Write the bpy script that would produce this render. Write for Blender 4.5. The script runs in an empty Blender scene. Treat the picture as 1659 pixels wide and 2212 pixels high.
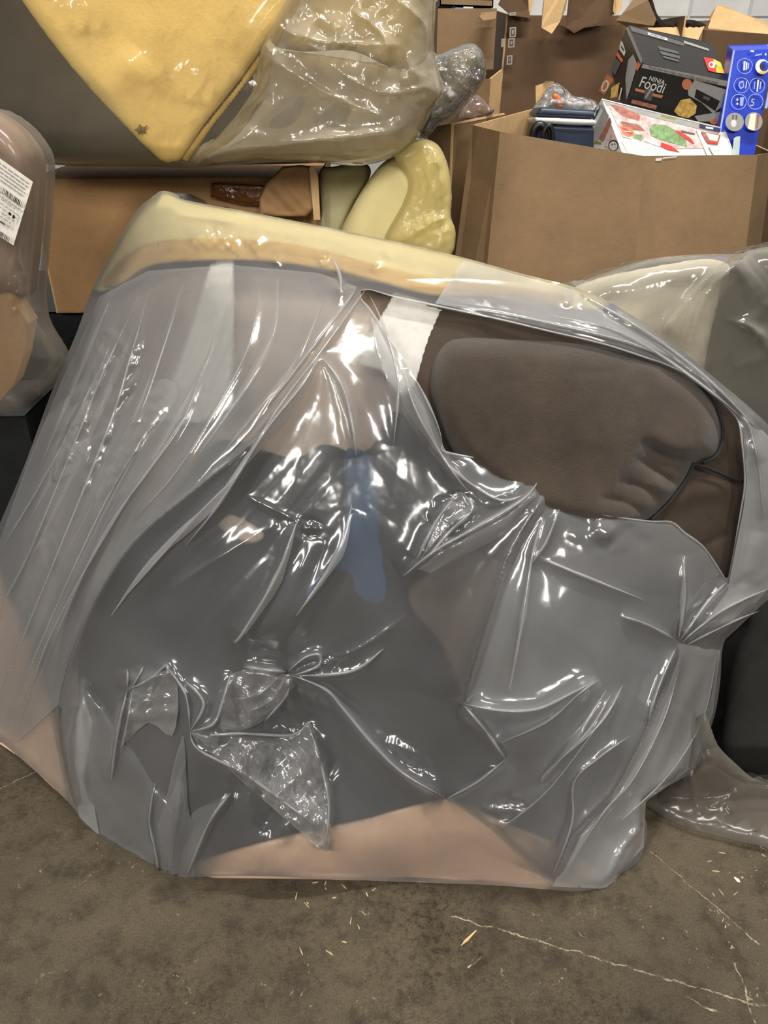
import bpy, math, random
import numpy as np
from mathutils import Vector, Matrix

# ------------------------------------------------------------------ camera, world, lamps, exposure
SC = bpy.context.scene
COL = SC.collection
FPX, CX, CY, EYE, PITCH = 1671.0, 829.5, 1106.0, 1.45, math.radians(30)
cam_d = bpy.data.cameras.new('camera')
cam_d.sensor_fit = 'VERTICAL'
cam_d.sensor_height = 24.0
cam_d.lens = 24.0 * FPX / 2212.0
cam_d.clip_start = 0.02
cam = bpy.data.objects.new('camera', cam_d)
COL.objects.link(cam)
cam.location = (0, 0, EYE)
cam.rotation_euler = (math.pi / 2 - PITCH, 0, 0)
SC.camera = cam

world = bpy.data.worlds.new('warehouse_air')
SC.world = world
world.use_nodes = True
bg = world.node_tree.nodes['Background']
bg.inputs[0].default_value = (1.0, 0.97, 0.93, 1)
bg.inputs[1].default_value = 0.07


def lamp(name, loc, target, sx, sy, watts, colour):
    d = bpy.data.lights.new(name, 'AREA')
    d.shape = 'RECTANGLE'
    d.size, d.size_y = sx, sy
    d.energy = watts
    d.color = colour
    o = bpy.data.objects.new(name, d)
    COL.objects.link(o)
    o.location = loc
    o.rotation_euler = (Vector(target) - Vector(loc)).to_track_quat('-Z', 'Y').to_euler()
    return o


# strip lights in rows under the warehouse roof
WARM = (1.0, 0.955, 0.885)
lamp('ceiling_lamp', (-2.5, -1.8, 3.4), (-2.45, -1.75, 0.0), 0.16, 2.6, 150, WARM)
lamp('ceiling_lamp', (-0.3, -2.4, 3.4), (-0.3, -2.3, 0.0), 0.16, 2.6, 105, WARM)
lamp('ceiling_lamp', (1.7, -2.2, 3.4), (1.68, -2.1, 0.0), 0.16, 2.6, 125, WARM)
lamp('ceiling_lamp', (0.9, 1.6, 4.5), (0.9, 2.4, 0.0), 2.4, 0.16, 170, WARM)

SC.view_settings.view_transform = 'Standard'
SC.view_settings.look = 'None'
SC.view_settings.gamma = 1.0
SC.view_settings.use_curve_mapping = False
SC.view_settings.exposure = 0.22
SC.cycles.transparent_max_bounces = 18
SC.cycles.max_bounces = 6
SC.cycles.diffuse_bounces = 3
SC.cycles.glossy_bounces = 2
SC.cycles.transmission_bounces = 4
SC.cycles.adaptive_threshold = 0.06

# ------------------------------------------------------------------ measuring helpers (photograph pixel -> place in the room)
SP, CP = math.sin(PITCH), math.cos(PITCH)


def rays(px, py):
    a = (np.asarray(px, float) - CX) / FPX
    b = (CY - np.asarray(py, float)) / FPX
    return a, CP + b * SP, -SP + b * CP


def PN(px, py, Y):
    x, y, z = rays(px, py)
    t = np.asarray(Y, float) / y
    return np.stack([x * t, y * t, z * t + EYE], -1)


def P(px, py, Y):
    return Vector(PN(px, py, Y).tolist())


def FL(px, py, z=0.0):
    x, y, zz = rays(px, py)
    t = (z - EYE) / zz
    return Vector((float(x * t), float(y * t), z))


def FYN(py):
    _, y, z = rays(0.0, py)
    return np.where(z < -0.01, y * (-EYE / np.minimum(z, -0.01)), 1e3)


def hit(px, py, o, n):
    x, y, z = rays(px, py)
    d = Vector((float(x), float(y), float(z)))
    e = Vector((0, 0, EYE))
    return e + d * ((o - e).dot(n) / d.dot(n))


# ------------------------------------------------------------------ materials
def lin(c):
    out = []
    for v in c:
        v /= 255.0
        out.append(v / 12.92 if v <= 0.04045 else ((v + 0.055) / 1.055) ** 2.4)
    return (*out, 1.0)


def nodes(name):
    m = bpy.data.materials.new(name)
    m.use_nodes = True
    nt = m.node_tree
    return m, nt, nt.nodes['Principled BSDF'], nt.nodes['Material Output']


def N(nt, kind, **kw):
    n = nt.nodes.new(kind)
    for k, v in kw.items():
        if hasattr(n, k) and k not in n.inputs:
            setattr(n, k, v)
        else:
            n.inputs[k].default_value = v
    return n


def noise(nt, scale, detail=4.0, rough=0.6, vec=None, stretch=None):
    n = N(nt, 'ShaderNodeTexNoise', Scale=scale, Detail=detail, Roughness=rough)
    if vec is None:
        vec = N(nt, 'ShaderNodeTexCoord').outputs['Object']
    if stretch:
        mp = N(nt, 'ShaderNodeMapping')
        mp.inputs['Scale'].default_value = stretch
        nt.links.new(vec, mp.inputs[0])
        vec = mp.outputs[0]
    nt.links.new(vec, n.inputs['Vector'])
    return n


def ramp(nt, fac, stops):
    r = N(nt, 'ShaderNodeValToRGB')
    el = r.color_ramp.elements
    while len(el) < len(stops):
        el.new(0.5)
    for e, (p, c) in zip(el, stops):
        e.position = p
        e.color = c
    nt.links.new(fac, r.inputs[0])
    return r


def bump(nt, h, strength, dist=0.01, normal=None):
    b = N(nt, 'ShaderNodeBump', Strength=strength, Distance=dist)
    nt.links.new(h, b.inputs['Height'])
    if normal:
        nt.links.new(normal, b.inputs['Normal'])
    return b


def shade(c, k):
    return tuple(max(0, min(255, v * k)) for v in c)


def soft_mat(name, c, var=0.12, scale=9.0, rough=0.85, bscale=160.0, bstr=0.25, sheen=0.0, spec=0.3, stretch=None):
    m, nt, b, _ = nodes(name)
    n = noise(nt, scale, stretch=stretch)
    r = ramp(nt, n.outputs['Fac'], [(0.25, lin(shade(c, 1 - var))), (0.75, lin(shade(c, 1 + var)))])
    nt.links.new(r.outputs[0], b.inputs['Base Color'])
    b.inputs['Roughness'].default_value = rough
    b.inputs['Specular IOR Level'].default_value = spec
    b.inputs['Sheen Weight'].default_value = sheen
    f = noise(nt, bscale, 5.0, 0.7)
    bm = bump(nt, f.outputs['Fac'], bstr, 0.004)
    nt.links.new(bm.outputs[0], b.inputs['Normal'])
    return m


def kraft(name, c, axis='X'):
    m, nt, b, _ = nodes(name)
    n = noise(nt, 5.0, 5.0)
    fib = noise(nt, 60.0, 4.0, 0.7, stretch=(1, 1, 6))
    mix = N(nt, 'ShaderNodeMix', data_type='FLOAT')
    mix.inputs[0].default_value = 0.35
    nt.links.new(n.outputs['Fac'], mix.inputs[2])
    nt.links.new(fib.outputs['Fac'], mix.inputs[3])
    r = ramp(nt, mix.outputs[0], [(0.3, lin(shade(c, 0.88))), (0.5, lin(c)), (0.72, lin(shade(c, 1.1)))])
    nt.links.new(r.outputs[0], b.inputs['Base Color'])
    b.inputs['Roughness'].default_value = 0.72
    b.inputs['Specular IOR Level'].default_value = 0.35
    w = N(nt, 'ShaderNodeTexWave', Scale=55.0, Distortion=1.0, bands_direction=axis)
    tc = N(nt, 'ShaderNodeTexCoord')
    nt.links.new(tc.outputs['Object'], w.inputs['Vector'])
    b1 = bump(nt, w.outputs['Fac'], 0.06, 0.003)
    b2 = bump(nt, n.outputs['Fac'], 0.2, 0.02, b1.outputs[0])
    nt.links.new(b2.outputs[0], b.inputs['Normal'])
    return m


def plain(name, c, rough=0.5, spec=0.4, var=0.06):
    return soft_mat(name, c, var=var, scale=30, rough=rough, bscale=300, bstr=0.03, spec=spec)


def film_mat(name, haze=0.30, edge=0.5, tint=(232, 232, 230), clear=(245, 245, 243), rough=0.16, crinkle=0.25, cscale=22.0,
             gloss=1.0, patch=0.12, blur=0.0):
    """thin polythene: part clear, part milky, glossy on top, milkier where it is seen edge on"""
    m, nt, b, out = nodes(name)
    nt.nodes.remove(b)
    tc = N(nt, 'ShaderNodeTexCoord')
    wob = noise(nt, cscale, 2.0, 0.55, tc.outputs['Object'])
    b2 = bump(nt, wob.outputs['Fac'], crinkle * 1.2, 0.012)
    lw = N(nt, 'ShaderNodeLayerWeight', Blend=0.5)
    pw = N(nt, 'ShaderNodeMath', operation='POWER')
    pw.inputs[1].default_value = 2.2
    nt.links.new(lw.outputs['Facing'], pw.inputs[0])
    mul = N(nt, 'ShaderNodeMath', operation='MULTIPLY_ADD')
    mul.inputs[1].default_value = edge
    mul.inputs[2].default_value = haze - patch * 0.5
    nt.links.new(pw.outputs[0], mul.inputs[0])
    big = noise(nt, 7.0, 1.0, 0.5, tc.outputs['Object'])
    m2 = N(nt, 'ShaderNodeMath', operation='MULTIPLY_ADD', use_clamp=True)
    m2.inputs[1].default_value = patch
    nt.links.new(big.outputs['Fac'], m2.inputs[0])
    nt.links.new(mul.outputs[0], m2.inputs[2])
    tr = N(nt, 'ShaderNodeBsdfTransparent', Color=lin(clear))
    if blur:
        rf = N(nt, 'ShaderNodeBsdfRefraction', Color=lin(clear), Roughness=0.32, IOR=1.18)
        tmix = N(nt, 'ShaderNodeMixShader', Fac=blur)
        nt.links.new(tr.outputs[0], tmix.inputs[1])
        nt.links.new(rf.outputs[0], tmix.inputs[2])
        tr = tmix
    df = N(nt, 'ShaderNodeBsdfDiffuse', Color=lin(tint))
    tl = N(nt, 'ShaderNodeBsdfTranslucent', Color=lin(tint))
    milk = N(nt, 'ShaderNodeMixShader', Fac=0.45)
    nt.links.new(df.outputs[0], milk.inputs[1])
    nt.links.new(tl.outputs[0], milk.inputs[2])
    body = N(nt, 'ShaderNodeMixShader')
    nt.links.new(m2.outputs[0], body.inputs[0])
    nt.links.new(tr.outputs[0], body.inputs[1])
    nt.links.new(milk.outputs[0], body.inputs[2])
    gl = N(nt, 'ShaderNodeBsdfGlossy', Roughness=rough)
    nt.links.new(b2.outputs[0], gl.inputs['Normal'])
    fr = N(nt, 'ShaderNodeFresnel', IOR=1.55)
    nt.links.new(b2.outputs[0], fr.inputs['Normal'])
    fm = N(nt, 'ShaderNodeMath', operation='MULTIPLY', use_clamp=True)
    fm.inputs[1].default_value = gloss
    nt.links.new(fr.outputs[0], fm.inputs[0])
    top = N(nt, 'ShaderNodeMixShader')
    nt.links.new(fm.outputs[0], top.inputs[0])
    nt.links.new(body.outputs[0], top.inputs[1])
    nt.links.new(gl.outputs[0], top.inputs[2])
    nt.links.new(top.outputs[0], out.inputs['Surface'])
    return m


M = {
    'film': film_mat('clear_polythene', 0.13, 0.40, tint=(228, 229, 233), rough=0.15, crinkle=0.07, cscale=24, gloss=1.6, patch=0.10, blur=0.45),
    'film_ply': film_mat('doubled_polythene', 0.15, 0.45, tint=(228, 229, 233), rough=0.15, crinkle=0.07, cscale=24, gloss=1.4, patch=0.12),
    'film_milky': film_mat('milky_polythene', 0.30, 0.45, tint=(232, 232, 234), rough=0.15, crinkle=0.08, cscale=24, gloss=1.5, patch=0.16),
    'film_foil': film_mat('crumpled_polythene', 0.20, 0.5, tint=(236, 236, 238), rough=0.2, crinkle=0.12, cscale=40, gloss=2.6, patch=0.1),
    'film_pleat': film_mat('pleated_polythene', 0.42, 0.5, tint=(232, 233, 236), rough=0.18, crinkle=0.1, cscale=40, gloss=2.0, patch=0.1),
    'film_yellow': film_mat('yellowed_polythene', 0.08, 0.30, tint=(240, 230, 200), clear=(252, 249, 240), cscale=26, rough=0.14, patch=0.06, gloss=0.7, crinkle=0.15),
    'film_beige': film_mat('crinkled_beige_polythene', 0.38, 0.35, tint=(240, 228, 206), clear=(250, 245, 232), cscale=30, rough=0.12),
    'film_gather': film_mat('gathered_yellow_polythene', 0.5, 0.3, tint=(248, 234, 176), clear=(252, 246, 214), cscale=40, rough=0.25, gloss=0.8),
    'film_tape': film_mat('stretch_wrap', 0.16, 0.4, tint=(236, 234, 230), rough=0.10, crinkle=1.0, cscale=60, gloss=2.2),
    'film_grey': film_mat('grey_polythene', 0.12, 0.30, tint=(214, 206, 194), rough=0.2, gloss=0.6, crinkle=0.15),
    'brown_plush': soft_mat('brown_plush', (56, 47, 39), 0.16, 14, 0.95, 220, 0.6, sheen=0.15),
    'brown_cloth': soft_mat('brown_cloth', (60, 50, 42), 0.10, 10, 0.92, 300, 0.3),
    'brown_grey': soft_mat('grey_brown_cloth', (172, 155, 141), 0.10, 10, 0.92, 300, 0.3),
    'dust_cover': soft_mat('black_dust_cover', (30, 30, 31), 0.15, 12, 0.9, 200, 0.3),
    'blue_cloth': soft_mat('dull_blue_cloth', (48, 78, 112), 0.15, 12, 0.9, 200, 0.3),
    'peach': soft_mat('peach_lining', (222, 188, 158), 0.06, 8, 0.9, 200, 0.2),
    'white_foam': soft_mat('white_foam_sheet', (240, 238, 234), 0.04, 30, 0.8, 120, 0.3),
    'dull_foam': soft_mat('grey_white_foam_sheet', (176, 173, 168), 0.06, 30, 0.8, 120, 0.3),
    'yellow_foam': soft_mat('yellow_foam', (236, 207, 136), 0.06, 8, 0.92, 120, 0.35),
    'pale_foam': soft_mat('pale_yellow_foam', (218, 204, 148), 0.05, 8, 0.92, 120, 0.35),
    'tan_foam': soft_mat('tan_yellow_foam', (192, 160, 92), 0.06, 8, 0.92, 120, 0.35),
    'grey_cloth': soft_mat('charcoal_cloth', (70, 66, 64), 0.10, 9, 0.92, 350, 0.3),
    'mid_grey': soft_mat('grey_cloth', (150, 140, 124), 0.10, 9, 0.92, 350, 0.3),
    'mauve': soft_mat('mauve_brown_cloth', (146, 122, 104), 0.08, 9, 0.92, 350, 0.3),
    'dark_cloth': soft_mat('green_black_cloth', (22, 21, 19), 0.18, 12, 0.92, 250, 0.4),
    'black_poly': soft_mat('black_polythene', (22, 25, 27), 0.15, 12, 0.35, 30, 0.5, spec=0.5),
    'kraft': kraft('kraft_board', (128, 103, 74)),
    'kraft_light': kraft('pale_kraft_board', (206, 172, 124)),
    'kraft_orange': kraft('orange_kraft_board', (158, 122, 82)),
    'kraft_dark_shaded': kraft('dark_shaded_kraft_board', (92, 69, 48)),  # dark board, coloured darker still for the shadow at the back
    'kraft_edge': kraft('cut_board_edge', (196, 160, 116)),
    'brown_tape': film_mat('brown_tape', 0.5, 0.2, tint=(150, 98, 52), clear=(215, 170, 120), rough=0.1, crinkle=0.6, cscale=40, gloss=1.2),
    'ink_black': plain('black_print', (26, 25, 26), 0.32, 0.5),
    'ink_grey': plain('grey_print', (150, 148, 145), 0.4),
    'ink_dgrey': plain('dark_grey_print', (84, 84, 84), 0.4),
    'ink_white': plain('white_print', (208, 208, 206), 0.4),
    'ink_orange': plain('orange_print', (214, 110, 62), 0.4),
    'ink_copper': plain('copper_print', (188, 116, 84), 0.4),
    'ink_red': plain('red_print', (196, 56, 48), 0.4),
    'ink_yellow': plain('yellow_print', (236, 184, 50), 0.4),
    'ink_noodle': soft_mat('noodle_print', (196, 160, 88), 0.3, 90, 0.4, 200, 0.05),
    'ink_green': soft_mat('green_print', (112, 140, 96), 0.3, 80, 0.4, 200, 0.05),
    'ink_olive': plain('olive_print', (132, 128, 64), 0.4),
    'ink_pink': soft_mat('pink_print', (196, 172, 168), 0.22, 60, 0.4, 200, 0.05),
    'ink_meat': soft_mat('meat_print', (150, 96, 84), 0.25, 80, 0.4, 200, 0.05),
    'ink_cream': plain('cream_print', (236, 226, 200), 0.4),
    'ink_sage': plain('sage_print', (190, 204, 200), 0.4),
    'ink_blue': plain('blue_print', (34, 62, 190), 0.32, 0.5),
    'ink_lblue': plain('light_blue_print', (150, 172, 236), 0.4),
    'ink_navy': plain('navy_print', (40, 42, 78), 0.4),
    'navy': plain('navy_plastic', (38, 50, 70), 0.4, 0.5),
    'offwhite': plain('offwhite_plastic', (196, 200, 196), 0.4),
    'black_rubber': plain('black_rubber', (18, 18, 19), 0.4, 0.5),
    'paper': plain('label_paper', (228, 222, 212), 0.5),
    'straw': plain('straw_coloured_paper', (158, 148, 124), 0.8, 0.2),
    'fur': soft_mat('dark_fur', (34, 27, 22), 0.4, 70, 1.0, 140, 1.0),
}


# ------------------------------------------------------------------ linking, naming
WLOC = {}


def fresh(name, data):
    o = bpy.data.objects.new(name, data)
    COL.objects.link(o)
    return o


def tag(o, label=None, cat=None, group=None, kind=None):
    for k, v in (('label', label), ('category', cat), ('group', group), ('kind', kind)):
        if v:
            o[k] = v
    return o


def thing(name, label, cat, loc, group=None):
    o = fresh(name, None)
    o.location = loc
    o.empty_display_size = 0.05
    WLOC[o.name] = Vector(loc)
    return tag(o, label, cat, group)


def build(name, V, Fc, mats, parent=None, midx=None, smooth=False):
    V = np.asarray(V, float)
    lo, hi = V.min(0), V.max(0)
    org = np.array([(lo[0] + hi[0]) / 2, (lo[1] + hi[1]) / 2, lo[2]])
    me = bpy.data.meshes.new(name)
    me.from_pydata((V - org).tolist(), [], Fc if isinstance(Fc, list) else Fc.tolist())
    if not isinstance(mats, (list, tuple)):
        mats = [mats]
    for m in mats:
        me.materials.append(m)
    if midx is not None:
        me.polygons.foreach_set('material_index', np.asarray(midx, np.int32))
    if smooth:
        me.polygons.foreach_set('use_smooth', np.ones(len(me.polygons), bool))
    me.update()
    o = fresh(name, me)
    w = Vector(org.tolist())
    if parent is not None:
        o.parent = parent
        o.location = w - WLOC[parent.name]
    else:
        o.location = w
    WLOC[o.name] = w
    return o


# ------------------------------------------------------------------ soft shapes
def catmull(pts, n=6, closed=True):
    p = np.asarray(pts, float)
    out = []
    m = len(p)
    rng = range(m) if closed else range(m - 1)
    for i in rng:
        if closed:
            a, b, c, d = p[i - 1], p[i], p[(i + 1) % m], p[(i + 2) % m]
        else:
            a, b, c, d = p[max(i - 1, 0)], p[i], p[i + 1], p[min(i + 2, m - 1)]
        for k in range(n):
            t = k / n
            out.append(0.5 * ((2 * b) + (c - a) * t + (2 * a - 5 * b + 4 * c - d) * t * t + (3 * b - a - 3 * c + d) * t ** 3))
    if not closed:
        out.append(p[-1])
    return np.array(out)


def segdist(X, Yv, poly, closed=True):
    """distance, nearest point, side sign and run along a polyline"""
    p = np.asarray(poly, float)
    q = np.roll(p, -1, 0) if closed else p[1:]
    a = p if closed else p[:-1]
    L = np.hypot(*(q - a).T)
    run0 = np.concatenate([[0], np.cumsum(L)])[:-1]
    best = np.full(X.shape, 1e18)
    bx, by, sg, run = (np.zeros(X.shape) for _ in range(4))
    for i in range(len(a)):
        dx, dy = q[i] - a[i]
        l2 = dx * dx + dy * dy + 1e-12
        t = np.clip(((X - a[i, 0]) * dx + (Yv - a[i, 1]) * dy) / l2, 0, 1)
        nx, ny = a[i, 0] + t * dx, a[i, 1] + t * dy
        d = (X - nx) ** 2 + (Yv - ny) ** 2
        w = d < best
        best = np.where(w, d, best)
        bx, by = np.where(w, nx, bx), np.where(w, ny, by)
        sg = np.where(w, np.sign(dx * (Yv - a[i, 1]) - dy * (X - a[i, 0])), sg)
        run = np.where(w, run0[i] + t * L[i], run)
    return np.sqrt(best), bx, by, sg, run / max(L.sum(), 1e-9)


def inpoly(X, Yv, poly):
    p = np.asarray(poly, float)
    q = np.roll(p, -1, 0)
    c = np.zeros(X.shape, bool)
    for (x0, y0), (x1, y1) in zip(p, q):
        if y0 == y1:
            continue
        w = ((y0 > Yv) != (y1 > Yv)) & (X < (x1 - x0) * (Yv - y0) / (y1 - y0) + x0)
        c ^= w
    return c


class TPS:
    def __init__(self, ctrl, smooth=0.0):
        c = np.asarray(ctrl, float)
        self.p = c[:, :2] / 1000.0
        n = len(c)
        A = np.zeros((n + 3, n + 3))
        A[:n, :n] = self.k(self.p[:, None] - self.p[None]) + np.eye(n) * smooth
        A[:n, n] = 1
        A[:n, n + 1:] = self.p
        A[n:, :n] = A[:n, n:].T
        self.w = np.linalg.solve(A, np.concatenate([c[:, 2], [0, 0, 0]]))

    @staticmethod
    def k(d):
        r2 = (d ** 2).sum(-1)
        return r2 * np.log(r2 + 1e-12)

    def __call__(self, X, Yv):
        q = np.stack([X, Yv], -1) / 1000.0
        out = self.w[-3] + q @ self.w[-2:]
        for i in range(len(self.p)):
            out = out + self.w[i] * self.k(q - self.p[i])
        return out


def folds(X, Yv, feats):
    """raised creases, laps and crumpled patches of a film or cloth, in metres towards the viewer's side"""
    h = np.zeros(X.shape)
    for f in feats:
        k = f[0]
        if k == 'crumple':
            _, cx, cy, rx, ry, rot, amp, wl, seed = f
            c, s = math.cos(math.radians(rot)), math.sin(math.radians(rot))
            u = ((X - cx) * c + (Yv - cy) * s) / rx
            v = (-(X - cx) * s + (Yv - cy) * c) / ry
            w = np.clip(1.35 * (1 - u * u - v * v), 0, 1)
            w = w * w * (3 - 2 * w)
            h += 1.4 * amp * w * creased(X, Yv, wl, seed)
            continue
        if k == 'streak':   # fine pulls running along 'rot', wl across
            _, cx, cy, rx, ry, rot, amp, wl, seed = f
            c, s = math.cos(math.radians(rot)), math.sin(math.radians(rot))
            u, v = (X - cx) * c + (Yv - cy) * s, -(X - cx) * s + (Yv - cy) * c
            w = np.clip(1.3 * (1 - (u / rx) ** 2 - (v / ry) ** 2), 0, 1)
            h += amp * w * creased(u / 14.0, v, wl, seed)
            continue
        _, pts, w, amp = f[:4]
        pts = catmull(pts, 4, False)
        x0, y0 = pts.min(0) - w * 10
        x1, y1 = pts.max(0) + w * 10
        sel = (X > x0) & (X < x1) & (Yv > y0) & (Yv < y1)
        if not sel.any():
            continue
        d, _, _, sg, t = segdist(X[sel], Yv[sel], pts, False)
        tp = f[4] if len(f) > 4 else 0.25
        taper = np.clip(np.minimum(t, 1 - t) / tp, 0, 1) ** 0.7 if tp > 0 else 1.0
        if k == 'ridge':
            h[sel] += amp * taper * (0.75 * np.exp(-(np.sqrt(d * d + 2) - 1.4) / (2.4 * w)) + 0.25 * np.exp(-d / (0.7 * w)))
        elif k == 'round':
            h[sel] += amp * taper * np.exp(-(d / w) ** 2)
        elif k == 'lap':   # high on the right-hand side of travel, falling away over 6w, sharp drop on the other
            s = d * sg
            g = np.where(s > 0, np.exp(-s / (2.2 * w)), np.exp(s / (0.18 * w)))
            h[sel] += amp * taper * g
    return h


def tri(x):
    return 2 * np.abs(x - np.floor(x + 0.5))


def creased(X, Yv, wl, seed):
    r = random.Random(seed)
    x, y = X / wl, Yv / wl
    h = np.zeros(X.shape)
    a = 1.0
    for i in range(7):
        t = r.uniform(0, math.pi)
        f = r.uniform(0.45, 0.8) * (1.22 ** i)
        wx = x + 0.35 * np.sin(1.3 * y * f + r.uniform(0, 6))
        wy = y + 0.35 * np.sin(1.1 * x * f + r.uniform(0, 6))
        h += a * (tri((wx * math.cos(t) + wy * math.sin(t)) * f + r.uniform(0, 1)) - 0.5)
        a *= 0.72
    return h * 0.5


def patch(poly, hole, step):
    """grid fitted to an outline: x, y, cells, distance to the rim"""
    lo, hi = poly.min(0), poly.max(0)
    gx = np.arange(lo[0] - step * 0.5, hi[0] + step * 1.5, step)
    gy = np.arange(lo[1] - step * 0.5, hi[1] + step * 1.5, step)
    X, Yv = np.meshgrid(gx, gy)
    ins = inpoly(X, Yv, poly)
    d, bx, by, _, _ = segdist(X, Yv, poly)
    X2, Y2 = np.where(ins, X, bx), np.where(ins, Yv, by)
    dist = np.where(ins, d, 0)
    if hole is not None:
        hin = inpoly(X, Yv, hole)
        hd, hx, hy, _, _ = segdist(X, Yv, hole)
        X2, Y2 = np.where(hin, hx, X2), np.where(hin, hy, Y2)
        ins = ins & ~hin
    n = ins[:-1, :-1].astype(int) + ins[1:, :-1] + ins[:-1, 1:] + ins[1:, 1:]
    cj, ci = np.nonzero(n >= 1)
    W = X.shape[1]
    q = np.stack([cj * W + ci, (cj + 1) * W + ci, (cj + 1) * W + ci + 1, cj * W + ci + 1], -1)
    used, inv = np.unique(q.ravel(), return_inverse=True)
    return X2.ravel()[used], Y2.ravel()[used], inv.reshape(-1, 4), dist.ravel()[used]


def roundoff(d, r):
    t = np.clip(d / r, 0, 1)
    return np.sqrt(np.clip(1 - (1 - t) ** 2, 0, 1))


def blob(name, outline, Y, front, back, mat, parent=None, step=7, rim=60, feats=(), hole=None, smooth_n=5, back_step=None,
         back_y=None, wave=0.0, wave_px=90, seed=1, front_only=False):
    """closed soft body: its rim follows the outline at depth Y, its front swells by 'front' and its back by 'back' metres"""
    poly = catmull(outline, smooth_n) if smooth_n else np.asarray(outline, float)
    hp = np.asarray(hole, float) if hole is not None else None
    x, y, q, d = patch(poly, hp, step)
    Yf = Y(x, y) if callable(Y) else np.full(x.shape, float(Y))
    pr = roundoff(d, rim)
    fade = np.clip(d / (3.0 * step), 0, 1)
    disp = folds(x, y, feats) if len(feats) else 0
    if wave:
        disp = disp + wave * creased(x, y, wave_px, seed)
    Vf = PN(x, y, Yf - front * pr - disp * fade)
    Vf[:, 2] = np.maximum(Vf[:, 2], 0.003)
    if front_only:
        return build(name, Vf, q, mat, parent, smooth=True)
    if back_step:
        x2, y2, q2, d2 = patch(poly, None, back_step)
    else:
        x2, y2, q2, d2 = x, y, q, d
    Yb = Y(x2, y2) if callable(Y) else np.full(x2.shape, float(Y))
    pb = roundoff(d2, rim)
    Yb = (back_y(x2, y2) if back_y else Yb + back) * pb + Yb * (1 - pb)
    # the back keeps the size of the front instead of spreading along the line of sight
    Vb = PN(x2, y2, Y(x2, y2) if callable(Y) else Y)
    Vb[:, 1] += Yb - (Y(x2, y2) if callable(Y) else Y)
    Vb[:, 2] = np.maximum(np.minimum(Vb[:, 2], PN(x2, y2, Yb)[:, 2]), 0.002)
    n = len(Vf)
    if back_step or hole is not None:
        V = np.concatenate([Vf, Vb])
        q2 = q2[:, ::-1] + n
    else:
        rimv = d <= 0
        idx = np.arange(n)
        idx2 = np.where(rimv, idx, idx + n)
        V = np.concatenate([Vf, Vb])
        q2 = idx2[q2][:, ::-1]
    return build(name, V, np.concatenate([q, q2]), mat, parent, smooth=True)


# ------------------------------------------------------------------ flat-panel shapes
def plate(name, pts, thick, mat, parent=None, edge=None, out=None):
    """board with an outline of points in space, thickened away from the viewer; cut edges get their own colour"""
    p = [Vector(v) for v in pts]
    n = Vector((0, 0, 0))
    for i in range(1, len(p) - 1):
        n += (p[i] - p[0]).cross(p[i + 1] - p[0])
    n.normalize()
    if out is not None:
        if n.dot(out) < 0:
            n = -n
    elif n.dot(Vector((0, 0, EYE)) - p[0]) < 0:
        n = -n
    b = [v - n * thick for v in p]
    k = len(p)
    V = [v[:] for v in p + b]
    Fc = [list(range(k)), list(range(2 * k - 1, k - 1, -1))] + [[i, i + k, (i + 1) % k + k, (i + 1) % k] for i in range(k)]
    mi = [0, 0] + [1] * k
    return build(name, V, Fc, [mat, edge or M['kraft_edge']], parent, mi)


def carton(root, A, B, C, D, mat, names=('front_panel', 'top_panel', 'left_panel'), skip=(), t=0.004, edge=None):
    """closed carton from one corner A and its three neighbours: B along the front, C down the front, D to the back"""
    u, v, w = B - A, C - A, D - A
    cen = A + (u + v + w) / 2
    faces = {names[0]: [A, B, B + v, C], names[1]: [A, D, D + u, B], names[2]: [A, C, C + w, D],
             'right_panel': [B, B + w, B + w + v, B + v], 'back_panel': [D, D + v, D + u + v, D + u],
             'bottom_panel': [C, C + u, C + u + w, C + w]}
    got = {}
    for k, pts in faces.items():
        if k in skip:
            continue
        c = sum(pts, Vector()) / 4
        got[k] = plate(k, pts, t, mat, root, edge or mat, out=(c - cen))
    return got


def art(name, plane, shapes, parent, lift=0.0008):
    """flat print on a face: polygons given by photograph pixels, laid on the face's own plane"""
    o, n = plane
    if n.dot(Vector((0, 0, EYE)) - o) < 0:
        n = -n
    V, Fc, mi, mats = [], [], [], []
    for j, (mat, pts) in enumerate(shapes):
        if mat not in mats:
            mats.append(mat)
        i0 = len(V)
        for x, y in pts:
            V.append((hit(x, y, o, n) + n * (lift + 0.00012 * j))[:])
        Fc.append(list(range(i0, len(V))))
        mi.append(mats.index(mat))
    return build(name, V, Fc, [M[m] for m in mats], parent, mi)


def disc(cx, cy, rx, ry=None, n=20, rot=0):
    ry = ry or rx
    c, s = math.cos(rot), math.sin(rot)
    return [(cx + rx * math.cos(a) * c - ry * math.sin(a) * s, cy + rx * math.cos(a) * s + ry * math.sin(a) * c)
            for a in [2 * math.pi * i / n for i in range(n)]]


def ringparts(mat, cx, cy, r, w, n=20):
    out = []
    for i in range(n):
        a, b = 2 * math.pi * i / n, 2 * math.pi * (i + 1) / n
        out.append((mat, [(cx + r * math.cos(a), cy + r * math.sin(a)), (cx + r * math.cos(b), cy + r * math.sin(b)),
                          (cx + (r - w) * math.cos(b), cy + (r - w) * math.sin(b)), (cx + (r - w) * math.cos(a), cy + (r - w) * math.sin(a))]))
    return out


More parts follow.
